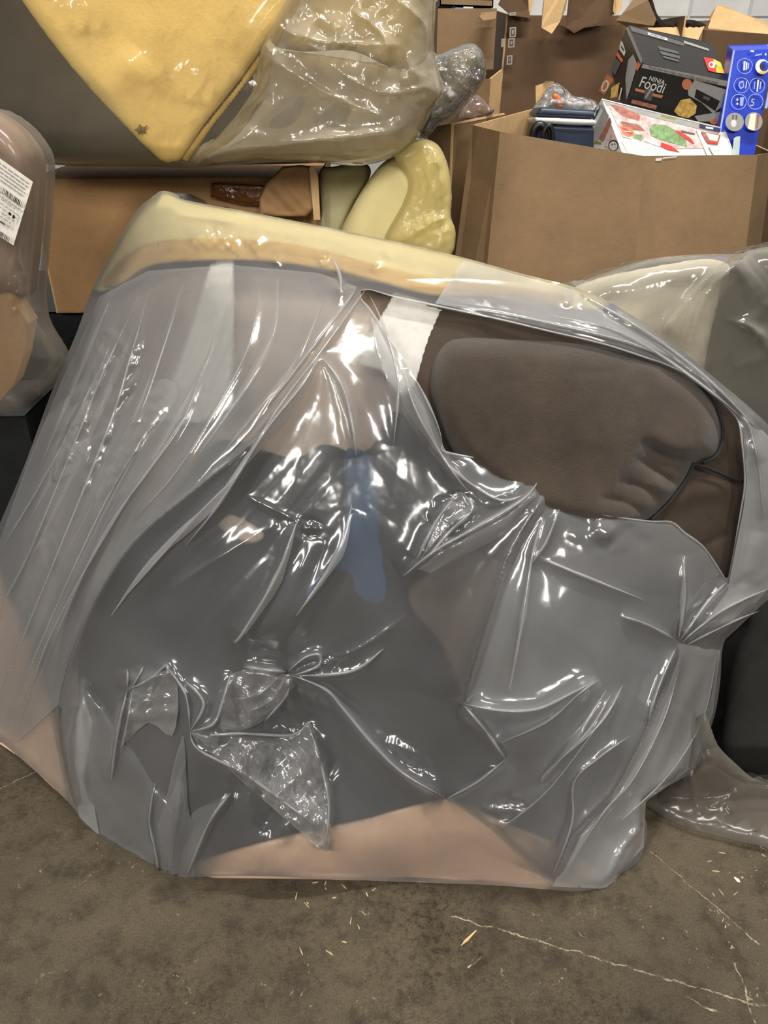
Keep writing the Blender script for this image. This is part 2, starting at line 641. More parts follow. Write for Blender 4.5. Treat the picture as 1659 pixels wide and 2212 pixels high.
def lettering(text, plane, px, ax, size_px, mat, parent, name='lettering', lift=0.0018, sx=1.0):
    """raised print: text laid on a face, starting at pixel px and running towards pixel ax"""
    o, n = plane
    if n.dot(Vector((0, 0, EYE)) - o) < 0:
        n = -n
    a = hit(*px, o, n)
    u = (hit(*ax, o, n) - a)
    scale = u.length / math.dist(px, ax) * size_px
    u.normalize()
    v = n.cross(u)
    c = bpy.data.curves.new(name, 'FONT')
    c.body = text
    c.size = scale
    c.space_character = 1.0
    c.extrude = 0.0001
    c.materials.append(M[mat])
    tmp = fresh(name, c)
    me = bpy.data.meshes.new_from_object(tmp.evaluated_get(bpy.context.evaluated_depsgraph_get()))
    bpy.data.objects.remove(tmp)
    bpy.data.curves.remove(c)
    me.name = name
    ob = fresh(name, me)
    w = a + n * lift
    rot = Matrix((u, v, n)).transposed().to_4x4()
    ob.parent = parent
    ob.matrix_basis = Matrix.Translation(w - WLOC[parent.name]) @ rot @ Matrix.Diagonal((sx, 1, 1, 1))
    WLOC[ob.name] = w
    return ob


def down(a, b, z=0.0):
    """carry the line a->b on until height z"""
    t = (z - a.z) / (b.z - a.z)
    return a + (b - a) * t


# ================================================================== THE SETTING
def floor_mat():
    m, nt, b, _ = nodes('worn_concrete')
    tc = N(nt, 'ShaderNodeTexCoord')
    g = tc.outputs['Object']
    big = noise(nt, 2.2, 6.0, 0.65, g)
    mid = noise(nt, 16.0, 6.0, 0.7, g)
    fine = noise(nt, 290.0, 5.0, 0.8, g)
    coarse = noise(nt, 85.0, 5.0, 0.75, g)
    base = ramp(nt, big.outputs['Fac'], [(0.3, lin((73, 65, 53))), (0.5, lin((87, 78, 63))), (0.68, lin((100, 90, 73)))])
    grit = ramp(nt, fine.outputs['Fac'], [(0.38, lin((78, 76, 70))), (0.5, lin((196, 195, 190))), (0.62, lin((255, 252, 240)))])
    mx = N(nt, 'ShaderNodeMix', data_type='RGBA', blend_type='MULTIPLY')
    mx.inputs[0].default_value = 0.5
    nt.links.new(base.outputs[0], mx.inputs[6])
    nt.links.new(grit.outputs[0], mx.inputs[7])
    cur = mx.outputs[2]
    blot = ramp(nt, mid.outputs['Fac'], [(0.36, lin((130, 126, 120))), (0.52, lin((255, 255, 255)))])
    mb = N(nt, 'ShaderNodeMix', data_type='RGBA', blend_type='MULTIPLY')
    mb.inputs[0].default_value = 0.55
    nt.links.new(cur, mb.inputs[6])
    nt.links.new(blot.outputs[0], mb.inputs[7])
    cur = mb.outputs[2]
    # worn, gritty patches
    worn = ramp(nt, noise(nt, 1.6, 4.0, 0.6, g).outputs['Fac'], [(0.42, (0, 0, 0, 1)), (0.62, (1, 1, 1, 1))])
    gr2 = ramp(nt, coarse.outputs['Fac'], [(0.36, lin((110, 106, 96))), (0.5, lin((235, 232, 224))), (0.6, lin((255, 250, 236))), (0.7, lin((255, 255, 255)))])
    mw = N(nt, 'ShaderNodeMix', data_type='RGBA', blend_type='MULTIPLY')
    nt.links.new(worn.outputs[0], mw.inputs[0])
    nt.links.new(cur, mw.inputs[6])
    nt.links.new(gr2.outputs[0], mw.inputs[7])
    cur = mw.outputs[2]
    # pale dust flecks and short straw-like scratches
    vo = N(nt, 'ShaderNodeTexVoronoi', Scale=46.0)
    mp = N(nt, 'ShaderNodeMapping')
    wv = noise(nt, 20.0, 3.0, 0.6, g)
    av = N(nt, 'ShaderNodeMix', data_type='VECTOR')
    av.inputs[0].default_value = 0.12
    nt.links.new(g, av.inputs[4])
    nt.links.new(wv.outputs['Color'], av.inputs[5])
    mp.inputs['Rotation'].default_value = (0, 0, 0.6)
    mp.inputs['Scale'].default_value = (1.0, 0.35, 1.0)
    nt.links.new(av.outputs[1], mp.inputs[0])
    nt.links.new(mp.outputs[0], vo.inputs['Vector'])
    fl = ramp(nt, vo.outputs['Distance'], [(0.05, (1, 1, 1, 1)), (0.15, (0, 0, 0, 1))])
    msk = ramp(nt, noise(nt, 5.0, 4.0, 0.6, g).outputs['Fac'], [(0.44, (0, 0, 0, 1)), (0.66, (1, 1, 1, 1))])
    mm = N(nt, 'ShaderNodeMath', operation='MULTIPLY')
    nt.links.new(fl.outputs[0], mm.inputs[0])
    nt.links.new(msk.outputs[0], mm.inputs[1])
    fac = mm.outputs[0]
    # long scored lines
    sep = N(nt, 'ShaderNodeSeparateXYZ')
    nt.links.new(g, sep.inputs[0])
    wb = noise(nt, 26.0, 3.0, 0.6, g)
    brk = ramp(nt, noise(nt, 40.0, 4.0, 0.75, g).outputs['Fac'], [(0.42, (0.05, 0.05, 0.05, 1)), (0.62, (1, 1, 1, 1))])
    for (ax, ay), (bx, by), wd in (((975, 1978), (1700, 2190), 0.0015), ((1405, 1838), (1640, 2040), 0.0012), ((1590, 2080), (1640, 2240), 0.0011),
                                   ((-20, 1712), (95, 1660), 0.0011), ((1050, 2060), (1010, 2090), 0.0012), ((1480, 2150), (1560, 2190), 0.0014)):
        a, c = FL(ax, ay), FL(bx, by)
        dv = (c - a)
        L = dv.length
        dv /= L
        nv = Vector((-dv.y, dv.x, 0))

        def lincomb(vx, vy, k):
            m1 = N(nt, 'ShaderNodeMath', operation='MULTIPLY')
            m1.inputs[1].default_value = vx
            nt.links.new(sep.outputs[0], m1.inputs[0])
            m2 = N(nt, 'ShaderNodeMath', operation='MULTIPLY_ADD')
            m2.inputs[1].default_value = vy
            nt.links.new(sep.outputs[1], m2.inputs[0])
            nt.links.new(m1.outputs[0], m2.inputs[2])
            m3 = N(nt, 'ShaderNodeMath', operation='ADD')
            m3.inputs[1].default_value = k
            nt.links.new(m2.outputs[0], m3.inputs[0])
            return m3.outputs[0]
        off = lincomb(nv.x, nv.y, -nv.dot(a) - 0.012)
        wob = N(nt, 'ShaderNodeMath', operation='MULTIPLY_ADD')
        wob.inputs[1].default_value = 0.024
        nt.links.new(wb.outputs['Fac'], wob.inputs[0])
        nt.links.new(off, wob.inputs[2])
        ab = N(nt, 'ShaderNodeMath', operation='ABSOLUTE')
        nt.links.new(wob.outputs[0], ab.inputs[0])
        lt = N(nt, 'ShaderNodeMath', operation='LESS_THAN')
        lt.inputs[1].default_value = wd
        nt.links.new(ab.outputs[0], lt.inputs[0])
        al = N(nt, 'ShaderNodeMath', operation='ABSOLUTE')
        nt.links.new(lincomb(dv.x, dv.y, -dv.dot(a) - L / 2), al.inputs[0])
        lt2 = N(nt, 'ShaderNodeMath', operation='LESS_THAN')
        lt2.inputs[1].default_value = L / 2
        nt.links.new(al.outputs[0], lt2.inputs[0])
        mu = N(nt, 'ShaderNodeMath', operation='MULTIPLY')
        nt.links.new(lt.outputs[0], mu.inputs[0])
        nt.links.new(lt2.outputs[0], mu.inputs[1])
        mu2 = N(nt, 'ShaderNodeMath', operation='MULTIPLY')
        nt.links.new(mu.outputs[0], mu2.inputs[0])
        nt.links.new(brk.outputs[0], mu2.inputs[1])
        mxx = N(nt, 'ShaderNodeMath', operation='MAXIMUM')
        nt.links.new(fac, mxx.inputs[0])
        nt.links.new(mu2.outputs[0], mxx.inputs[1])
        fac = mxx.outputs[0]
    f8 = N(nt, 'ShaderNodeMath', operation='MULTIPLY')
    f8.inputs[1].default_value = 0.75
    nt.links.new(fac, f8.inputs[0])
    m3 = N(nt, 'ShaderNodeMix', data_type='RGBA')
    nt.links.new(f8.outputs[0], m3.inputs[0])
    nt.links.new(cur, m3.inputs[6])
    m3.inputs[7].default_value = lin((176, 164, 138))
    nt.links.new(m3.outputs[2], b.inputs['Base Color'])
    b.inputs['Roughness'].default_value = 0.8
    b.inputs['Specular IOR Level'].default_value = 0.3
    bb = bump(nt, coarse.outputs['Fac'], 0.4, 0.006)
    b2 = bump(nt, mid.outputs['Fac'], 0.3, 0.012, bb.outputs[0])
    nt.links.new(b2.outputs[0], b.inputs['Normal'])
    return m


fl = build('floor', [(-7, -6, -0.1), (7, -6, -0.1), (7, 6, -0.1), (-7, 6, -0.1), (-7, -6, 0), (7, -6, 0), (7, 6, 0), (-7, 6, 0)],
           [[4, 5, 6, 7], [3, 2, 1, 0], [0, 1, 5, 4], [1, 2, 6, 5], [2, 3, 7, 6], [3, 0, 4, 7]], floor_mat())
# floor texture is measured from the room's origin
fl.data.transform(Matrix.Translation(fl.location))
fl.location = (0, 0, 0)
tag(fl, kind='structure')

WY = 4.6
paint = soft_mat('white_block_paint', (214, 214, 212), 0.05, 6, 0.6, 90, 0.35)
mort = soft_mat('painted_mortar', (188, 188, 186), 0.05, 6, 0.8, 90, 0.3)
wall = build('wall_back', [(x, y, z) for z in (0, 3.4) for y in (WY, WY + 0.2) for x in (-7, 7)],
             [[0, 1, 5, 4], [2, 6, 7, 3], [0, 4, 6, 2], [1, 3, 7, 5], [4, 5, 7, 6], [0, 2, 3, 1]], mort)
tag(wall, kind='structure')


def block_mesh():
    w, h, t, c = 0.292, 0.192, 0.009, 0.004
    V = [(0, 0, 0), (w, 0, 0), (w, 0, h), (0, 0, h), (c, -t, c), (w - c, -t, c), (w - c, -t, h - c), (c, -t, h - c)]
    me = bpy.data.meshes.new('block')
    me.from_pydata(V, [], [[4, 5, 6, 7], [0, 1, 5, 4], [1, 2, 6, 5], [2, 3, 7, 6], [3, 0, 4, 7]])
    me.materials.append(paint)
    return me


bmesh_ = block_mesh()
for r in range(5, 12):
    for c in range(-4, 14):
        o = fresh('block', bmesh_)
        o.parent = wall
        o.location = Vector((c * 0.30 + (0.15 if r % 2 else 0.0) + 0.03, WY, r * 0.20 + 0.06)) - WLOC[wall.name]

# ================================================================== THE BAGGED SOFA SECTION IN THE MIDDLE
BAGY = TPS([(330, 425, 1.74), (200, 560, 1.72), (560, 460, 1.71), (740, 500, 1.68), (1000, 560, 1.62), (1240, 620, 1.55), (1450, 760, 1.48), (1600, 890, 1.42), (1670, 1000, 1.40),
            (140, 760, 1.66), (400, 700, 1.50), (700, 700, 1.44), (1000, 740, 1.40), (1300, 800, 1.38),
            (20, 1060, 1.56), (300, 1000, 1.36), (600, 1000, 1.25), (900, 1000, 1.27), (1200, 1000, 1.28), (1500, 1030, 1.32), (1650, 1130, 1.36),
            (-20, 1280, 1.50), (200, 1300, 1.27), (500, 1300, 1.13), (900, 1300, 1.16), (1200, 1300, 1.13), (1450, 1300, 1.20), (1650, 1290, 1.33),
            (-20, 1590, 1.39), (200, 1600, 1.17), (450, 1600, 1.04), (900, 1600, 1.08), (1200, 1600, 1.04), (1400, 1600, 1.10), (1530, 1590, 1.27),
            (165, 1765, 1.155), (350, 1800, 1.04), (600, 1570, 1.10), (590, 1700, 1.045), (600, 1815, 0.985), (800, 1820, 1.0), (1100, 1800, 1.0), (1300, 1800, 1.03), (1390, 1860, 1.05),
            (400, 1905, 1.005), (860, 1918, 0.99), (1310, 1928, 0.985)])


def behind(off):
    return lambda x, y: BAGY(x, y) + off


sofa = thing('sofa_section', 'grey-brown upholstered sofa section with a plush cushion showing through the torn bag', 'sofa', (0.1, 1.7, 0.0))
body_out = [(250, 610), (330, 575), (520, 570), (760, 600), (1000, 655), (1200, 700), (1400, 770), (1540, 860), (1612, 960), (1625, 1080), (1590, 1250), (1530, 1400),
            (1470, 1560), (1400, 1690), (1300, 1800), (1100, 1840), (800, 1850), (480, 1840), (330, 1760), (190, 1690), (70, 1540), (60, 1330), (110, 1080), (180, 820)]
blob('body', body_out, behind(0.13), 0.02, 0.30, M['brown_grey'], sofa, step=10, rim=60,
     feats=[('round', [(930, 700), (1200, 760), (1500, 850)], 40, 0.015)])
blob('back_panel', [(900, 640), (1000, 655), (1200, 690), (1420, 770), (1560, 850), (1622, 960), (1618, 1080), (1590, 1250), (1560, 1330), (1480, 1300), (1300, 1260), (1050, 1200), (930, 1050), (880, 850)],
     behind(0.06), 0.02, 0.06, M['brown_cloth'], sofa, step=6, rim=40,
     feats=[('ridge', [(1605, 1040), (1530, 1015), (1500, 1000)], 7, -0.012, 0.1), ('round', [(1420, 1100), (1500, 1060), (1590, 1060)], 26, 0.012),
            ('ridge', [(1575, 1150), (1520, 1180), (1490, 1200)], 6, -0.008, 0.1), ('round', [(950, 690), (1100, 710), (1300, 740)], 20, 0.012)])
blob('cushion', [(960, 742), (1010, 728), (1140, 732), (1280, 742), (1400, 772), (1500, 820), (1548, 880), (1560, 940), (1545, 985), (1505, 1000), (1488, 1030), (1455, 1075), (1400, 1125),
                 (1330, 1150), (1200, 1130), (1090, 1080), (980, 985), (935, 890), (930, 800)],
     behind(0.06), 0.075, 0.03, M['brown_plush'], sofa, step=4.5, rim=52,
     feats=[('ridge', [(1500, 1000), (1430, 985), (1380, 950)], 12, -0.030), ('ridge', [(1470, 1052), (1420, 1020), (1370, 985)], 12, -0.024),
            ('ridge', [(1440, 1085), (1380, 1050), (1330, 1040)], 12, -0.020), ('ridge', [(1405, 1120), (1350, 1085), (1290, 1075)], 10, -0.016),
            ('round', [(1520, 985), (1440, 960), (1400, 930)], 24, 0.010), ('round', [(1455, 1068), (1400, 1035)], 18, 0.010),
            ('ridge', [(1410, 780), (1330, 800), (1250, 805)], 18, -0.008), ('round', [(1440, 800), (1360, 790)], 16, 0.008)],
     wave=0.004, wave_px=120, seed=4)
blob('dust_cover', [(470, 955), (560, 970), (640, 990), (700, 960), (790, 975), (850, 890), (920, 940), (1000, 1040), (1060, 1100), (950, 1210), (880, 1290), (960, 1400), (1010, 1540), (1090, 1650),
                    (960, 1725), (700, 1790), (430, 1850), (330, 1800), (230, 1700), (180, 1560), (170, 1420), (200, 1310), (270, 1190), (380, 1060)],
     behind(0.05), 0.012, 0.012, M['dust_cover'], sofa, step=9, rim=30)
blob('side_lining', [(1120, 1160), (1300, 1180), (1440, 1230), (1500, 1330), (1420, 1560), (1300, 1700), (1200, 1800), (1090, 1790), (1010, 1640), (1040, 1400), (1080, 1240)],
     behind(0.075), 0.012, 0.012, soft_mat('slate_lining', (92, 91, 94), 0.06, 8, 0.9, 200, 0.2), sofa, step=9, rim=30)
blob('base_panel', [(962, 1722), (800, 1765), (640, 1800), (425, 1858), (395, 1890), (450, 1897), (700, 1900), (1000, 1908), (1290, 1915), (1320, 1900), (1200, 1820), (1100, 1780), (1030, 1745)],
     behind(0.014), 0.006, 0.012, M['peach'], sofa, step=7, rim=14, smooth_n=2)
blob('side_panel', [(-30, 1190), (20, 1290), (70, 1390), (120, 1560), (150, 1740), (60, 1665), (-30, 1590)],
     behind(0.03), 0.004, 0.03, M['peach'], sofa, step=8, rim=14, smooth_n=3)
blob('inner_panel', [(850, 1260), (1010, 1140), (1110, 1170), (1060, 1340), (1010, 1510), (1030, 1640), (960, 1560), (930, 1420)], behind(0.064), 0.006, 0.01, soft_mat('umber_lining', (92, 80, 70), 0.2, 8, 0.9, 200, 0.2), sofa, step=8, rim=24)
blob('crevice_shade', [(272, 1066), (250, 1140), (205, 1240), (162, 1370), (138, 1490), (120, 1480), (135, 1370), (168, 1260), (208, 1160), (240, 1090)], behind(0.010), 0.004, 0.006, M['dust_cover'], sofa, step=5, rim=10)  # dark strip standing in for shade in the crevice beside the front lobe
blob('blue_strap', [(745, 975), (800, 985), (815, 1060), (820, 1150), (835, 1290), (790, 1300), (740, 1260), (690, 1290), (660, 1280), (720, 1190), (745, 1100)],
     behind(0.034), 0.006, 0.006, M['blue_cloth'], sofa, step=8, rim=20)
blob('corner_brace', [(478, 1125), (505, 1112), (570, 1150), (552, 1172), (520, 1168), (476, 1140)], behind(0.032), 0.004, 0.006, M['brown_grey'], sofa, step=6, rim=12)
blob('black_knob', [(690, 1245), (740, 1230), (765, 1260), (740, 1320), (690, 1360), (660, 1330)], behind(0.027), 0.008, 0.006, M['dust_cover'], sofa, step=6, rim=20)

fp = blob('foam_pad', [(206, 628), (256, 518), (318, 436), (350, 418), (400, 437), (560, 466), (740, 502), (870, 529), (1000, 560), (1130, 597), (1240, 625), (1320, 662), (1235, 668), (1100, 642), (930, 637), (740, 587), (560, 562), (420, 562), (320, 574), (270, 610)],
          behind(0.03), 0.0, 0.12, M['pale_foam'], step=7, rim=30, smooth_n=3)
tag(fp, 'pale yellow foam pad along the top of the sofa section in the torn bag', 'foam')
blob('folded_edge', [(222, 612), (300, 535), (420, 516), (600, 524), (740, 552), (900, 596), (1100, 622), (1222, 640), (1212, 664), (1100, 644), (930, 639), (740, 590), (560, 565), (420, 565), (320, 577), (262, 616)],
     behind(0.024), 0.004, 0.01, M['tan_foam'], fp, step=7, rim=8, smooth_n=3)
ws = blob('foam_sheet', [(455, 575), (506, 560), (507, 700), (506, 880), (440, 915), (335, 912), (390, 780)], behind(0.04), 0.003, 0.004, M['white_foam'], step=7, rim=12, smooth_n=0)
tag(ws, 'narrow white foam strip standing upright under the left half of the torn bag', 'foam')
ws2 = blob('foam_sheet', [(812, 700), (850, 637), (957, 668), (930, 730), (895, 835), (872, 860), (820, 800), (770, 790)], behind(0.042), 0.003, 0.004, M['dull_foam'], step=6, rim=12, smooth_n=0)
tag(ws2, 'white foam sheet beside the brown cushion, bare in the corner of the tear', 'foam')

BAG_OUT = [(330, 425), (350, 412), (385, 420), (400, 432), (560, 462), (740, 498), (870, 525), (1000, 556), (1130, 592), (1240, 620), (1330, 660), (1450, 740), (1560, 830), (1630, 890), (1668, 940), (1690, 1100), (1680, 1260),
           (1640, 1312), (1590, 1360), (1562, 1392), (1556, 1470), (1545, 1540), (1525, 1600), (1500, 1662), (1440, 1700), (1395, 1732), (1382, 1750), (1398, 1780), (1392, 1830), (1372, 1870), (1335, 1900), (1310, 1928), (1190, 1922),
           (1060, 1912), (860, 1905), (700, 1898), (560, 1893), (420, 1895), (395, 1912), (365, 1917), (345, 1902), (335, 1880), (250, 1845), (190, 1800), (172, 1768), (150, 1735), (70, 1660), (0, 1600), (-40, 1560), (-40, 1230), (0, 1130), (55, 1000), (110, 850),
           (165, 720), (205, 610), (260, 510), (300, 450)]
TEAR = [(778, 628), (800, 626), (850, 640), (950, 662), (1080, 690), (1180, 714), (1300, 742), (1400, 774), (1445, 790), (1505, 822), (1560, 870), (1594, 908), (1603, 960), (1609, 1040), (1601, 1100),
        (1586, 1180), (1571, 1256), (1555, 1232), (1520, 1182), (1480, 1152), (1450, 1128), (1400, 1126), (1300, 1112), (1212, 1090), (1182, 1062), (1165, 1030), (1130, 996), (1040, 990), (962, 976), (956, 960),
        (948, 925), (925, 870), (898, 820), (868, 770), (830, 715), (798, 668), (780, 645)]
FOLDS = [
    # the fan of long folds on the left
    ('ridge', [(245, 730), (165, 900), (85, 1050), (0, 1190)], 7, 0.014), ('ridge', [(300, 640), (225, 800), (160, 960), (60, 1200), (-10, 1330)], 8, 0.018),
    ('ridge', [(335, 590), (285, 760), (250, 880), (200, 1010), (130, 1180), (40, 1400), (-10, 1520)], 8, 0.020),
    ('ridge', [(370, 840), (300, 960), (230, 1080), (130, 1290), (20, 1550)], 7, 0.018), ('ridge', [(420, 870), (345, 980), (250, 1120), (110, 1370), (30, 1600)], 7, 0.016),
    ('ridge', [(470, 700), (400, 900), (320, 1020), (220, 1160), (90, 1440)], 6, 0.012), ('ridge', [(395, 620), (350, 760), (300, 900), (240, 1000)], 8, 0.012),
    ('ridge', [(560, 620), (540, 740), (480, 860), (380, 1020), (290, 1120)], 6, 0.012), ('ridge', [(210, 640), (170, 740), (130, 850)], 6, 0.008),
    # the front lobe lapping over the left side
    ('lap', [(700, 760), (560, 940), (430, 1050), (290, 1170), (190, 1330), (140, 1480), (140, 1620), (172, 1765)][::-1], 26, 0.045, 0.2),
    # twin pulls and tents below the tear
    ('ridge', [(790, 625), (700, 750), (600, 880), (540, 980)], 5, 0.016, 0.3), ('ridge', [(770, 625), (680, 745), (575, 880)], 5, 0.012, 0.3),
    ('ridge', [(740, 600), (735, 660)], 6, 0.008), ('ridge', [(690, 765), (655, 830), (575, 930), (480, 1080), (400, 1180)], 8, 0.020, 0.15),
    ('ridge', [(690, 765), (735, 825), (758, 900), (770, 985)], 8, 0.022, 0.12), ('ridge', [(800, 640), (835, 720), (860, 830), (850, 960)], 8, 0.012),
    ('ridge', [(868, 800), (905, 900), (965, 1000), (1010, 1060)], 8, 0.018, 0.15), ('round', [(870, 820), (930, 960)], 16, 0.012),
    # inner front
    ('ridge', [(540, 980), (500, 1040), (420, 1120), (270, 1290)], 10, 0.014), ('ridge', [(640, 1130), (600, 1240), (530, 1360), (505, 1390)], 10, 0.020, 0.1),
    ('round', [(680, 1160), (620, 1300), (540, 1400)], 22, 0.012), ('ridge', [(600, 1130), (480, 1200), (360, 1280)], 9, 0.008), ('ridge', [(530, 1070), (670, 1140)], 4, 0.006),
    ('round', [(760, 1100), (730, 1200), (640, 1330), (590, 1410)], 26, 0.016), ('ridge', [(830, 1400), (760, 1450), (640, 1460)], 9, 0.012), ('ridge', [(880, 1330), (780, 1400), (700, 1430)], 9, 0.008),
    # lower lip of the tear
    ('ridge', [(870, 1245), (940, 1190), (1010, 1150), (1090, 1105), (1140, 1070), (1165, 1035)], 12, 0.032, 0.12), ('ridge', [(955, 990), (1010, 1040), (1080, 1080), (1130, 1070)], 8, 0.014),
    ('ridge', [(1000, 1065), (1020, 1100), (970, 1150), (910, 1220)], 8, 0.018), ('ridge', [(985, 1070), (940, 1130), (900, 1210)], 7, 0.016),
    ('lap', [(1180, 1070), (1110, 1180), (1070, 1290), (1030, 1420), (1000, 1522)], 22, 0.030, 0.1), ('ridge', [(1175, 1110), (1150, 1200), (1130, 1330), (1100, 1500)], 7, 0.012),
    ('ridge', [(1210, 1095), (1180, 1170), (1150, 1215)], 6, 0.016), ('ridge', [(1160, 1200), (1250, 1240), (1390, 1295)], 9, 0.010), ('round', [(1280, 1130), (1330, 1160)], 26, 0.012),
    # right-hand panel and its bright lower edge
    ('ridge', [(1000, 1520), (1080, 1535), (1160, 1532), (1230, 1500), (1290, 1468)], 9, 0.024, 0.12), ('ridge', [(1080, 1605), (1180, 1560), (1250, 1500), (1295, 1468)], 9, 0.022, 0.12),
    ('ridge', [(1000, 1522), (1050, 1580), (1092, 1640)], 8, 0.022, 0.12), ('ridge', [(1095, 1545), (1070, 1600)], 4, -0.010), ('ridge', [(1092, 1640), (1030, 1690), (965, 1725)], 8, 0.016),
    ('ridge', [(1320, 1500), (1270, 1580), (1180, 1670), (1170, 1690)], 6, 0.016), ('ridge', [(1345, 1480), (1300, 1560), (1200, 1650)], 6, 0.012), ('ridge', [(1340, 1500), (1190, 1700), (1080, 1790)], 9, 0.012),
    # the pinch on the right and its star of pulls
    ('ridge', [(1465, 1385), (1400, 1350), (1340, 1330)], 7, 0.014), ('ridge', [(1465, 1385), (1480, 1290), (1475, 1200)], 8, 0.018), ('ridge', [(1468, 1385), (1530, 1300), (1570, 1258)], 8, 0.024, 0.12),
    ('ridge', [(1470, 1390), (1560, 1320), (1665, 1270)], 7, 0.020), ('ridge', [(1480, 1395), (1570, 1350), (1640, 1320)], 7, 0.016), ('ridge', [(1465, 1390), (1425, 1480), (1400, 1560)], 8, 0.020),
    ('lap', [(1465, 1400), (1400, 1560), (1330, 1700), (1240, 1800), (1195, 1900)], 24, 0.026, 0.12), ('ridge', [(1475, 1400), (1440, 1540), (1370, 1680), (1300, 1760), (1210, 1900)], 9, 0.020),
    ('ridge', [(1550, 1400), (1520, 1550), (1440, 1680), (1310, 1800)], 11, 0.014), ('lap', [(1480, 1640), (1420, 1740), (1350, 1830), (1300, 1925)], 18, 0.016), ('ridge', [(1360, 1590), (1290, 1640), (1240, 1690), (1235, 1780), (1190, 1900)], 8, 0.018),
    ('round', [(1380, 1760), (1375, 1820), (1320, 1910)], 14, 0.014),
    # lower left knot, tents and pleats
    ('ridge', [(525, 1440), (570, 1446), (620, 1452)], 6, 0.030), ('ridge', [(620, 1452), (660, 1420), (690, 1415), (685, 1440), (630, 1460)], 6, 0.020, 0.1),
    ('ridge', [(620, 1455), (700, 1488), (740, 1530), (800, 1602), (870, 1670), (960, 1722)], 8, 0.030, 0.08), ('ridge', [(500, 1450), (480, 1520), (460, 1565), (410, 1580)], 7, 0.018),
    ('ridge', [(410, 1580), (440, 1520), (400, 1470)], 7, 0.014), ('ridge', [(410, 1580), (430, 1620), (540, 1680), (690, 1790)], 9, 0.018), ('ridge', [(430, 1590), (520, 1585), (630, 1588), (665, 1560)], 6, 0.014),
    ('ridge', [(665, 1560), (690, 1640), (710, 1740), (700, 1835)], 8, 0.020, 0.15), ('ridge', [(610, 1455), (560, 1500), (510, 1510)], 6, 0.012), ('ridge', [(615, 1460), (590, 1510), (530, 1540)], 6, 0.012),
    ('ridge', [(622, 1460), (620, 1500), (570, 1560)], 6, 0.010), ('ridge', [(275, 1490), (320, 1470), (360, 1438), (355, 1480)], 6, 0.020), ('ridge', [(275, 1490), (258, 1560), (245, 1640), (240, 1690)], 6, 0.022),
    ('ridge', [(285, 1495), (275, 1560), (262, 1620)], 5, 0.014), ('ridge', [(275, 1485), (275, 1445)], 4, 0.010), ('ridge', [(285, 1485), (310, 1440)], 4, 0.010), ('ridge', [(360, 1440), (400, 1500), (410, 1570)], 6, 0.012),
    ('ridge', [(345, 1905), (335, 1840), (322, 1770), (335, 1690)], 8, 0.02, 0.3), ('round', [(390, 1690), (370, 1790), (375, 1890)], 30, 0.014, 0.4), ('ridge', [(500, 1710), (450, 1780), (400, 1900)], 9, 0.018),
    ('round', [(170, 1450), (165, 1600), (175, 1740)], 18, 0.016), ('ridge', [(182, 1460), (200, 1500), (215, 1540)], 5, 0.008),
    # short bright nicks along the top roll and the strip over the cushion
    *[('ridge', [(x, y), (x - dx, y + dy)], 4, 0.007) for x, y, dx, dy in ((455, 490, 40, 22), (480, 492, 36, 26), (505, 500, 30, 24), (575, 500, 28, 28), (520, 508, 18, 20), (715, 535, 18, 24), (608, 535, 14, 40),
                                                                        (830, 545, 20, 30), (1215, 625, -10, 40), (1235, 625, 6, 36), (1250, 640, -10, 26), (700, 540, -4, 22))],
    ('ridge', [(720, 560), (735, 600), (735, 640)], 6, 0.014), ('ridge', [(860, 600), (1000, 600), (1150, 610)], 7, 0.008), ('ridge', [(960, 655), (1150, 690), (1340, 735), (1420, 765)], 6, 0.012),
    ('ridge', [(1240, 625), (1400, 720), (1520, 810), (1640, 930)], 9, 0.020), ('ridge', [(1180, 680), (1320, 710), (1430, 770), (1540, 850), (1600, 900)], 8, 0.014),
    ('ridge', [(1640, 1000), (1618, 920), (1600, 900)], 8, 0.014), ('ridge', [(1650, 1120), (1640, 1010), (1625, 950)], 8, 0.012), ('round', [(1640, 1150), (1620, 1260)], 22, 0.010),
    # crumpled patches
    ('crumple', 612, 1690, 130, 150, 20, 0.016, 60, 3), ('crumple', 590, 1520, 130, 70, 0, 0.010, 46, 5), ('crumple', 240, 745, 40, 50, 0, 0.010, 34, 6), ('crumple', 165, 915, 55, 110, 20, 0.010, 40, 7),
    ('crumple', 270, 830, 30, 150, 20, 0.008, 36, 8), ('crumple', 205, 1000, 28, 90, 20, 0.007, 34, 18), ('crumple', 310, 1500, 70, 80, 0, 0.010, 40, 9), ('crumple', 970, 1130, 60, 80, 30, 0.010, 44, 10),
    ('crumple', 660, 1140, 40, 30, 0, 0.008, 24, 11), ('crumple', 1090, 1745, 55, 40, 0, 0.008, 30, 12), ('crumple', 1570, 1350, 110, 70, -30, 0.008, 50, 13), ('crumple', 700, 1440, 45, 35, -30, 0.008, 24, 14),
    ('crumple', 100, 1180, 40, 60, 0, 0.008, 40, 15), ('crumple', 1380, 1810, 30, 110, 20, 0.008, 36, 16), ('crumple', 860, 1640, 90, 60, 30, 0.006, 50, 17), ('crumple', 270, 1850, 90, 50, 20, 0.006, 44, 19),
    ('streak', 190, 1100, 560, 190, 116, 0.010, 60, 31), ('streak', 420, 800, 330, 200, 120, 0.008, 70, 32), ('streak', 1400, 1620, 330, 130, 112, 0.010, 60, 33), ('streak', 1440, 760, 420, 80, 38, 0.008, 50, 34),
    ('streak', 560, 1180, 330, 190, 132, 0.010, 110, 35), ('streak', 1560, 1320, 150, 60, -35, 0.010, 36, 36), ('streak', 880, 600, 420, 50, 12, 0.004, 50, 37),
    ('crumple', 1300, 1150, 130, 60, 10, 0.005, 60, 20), ('crumple', 1300, 640, 150, 45, 20, 0.006, 50, 21),
]
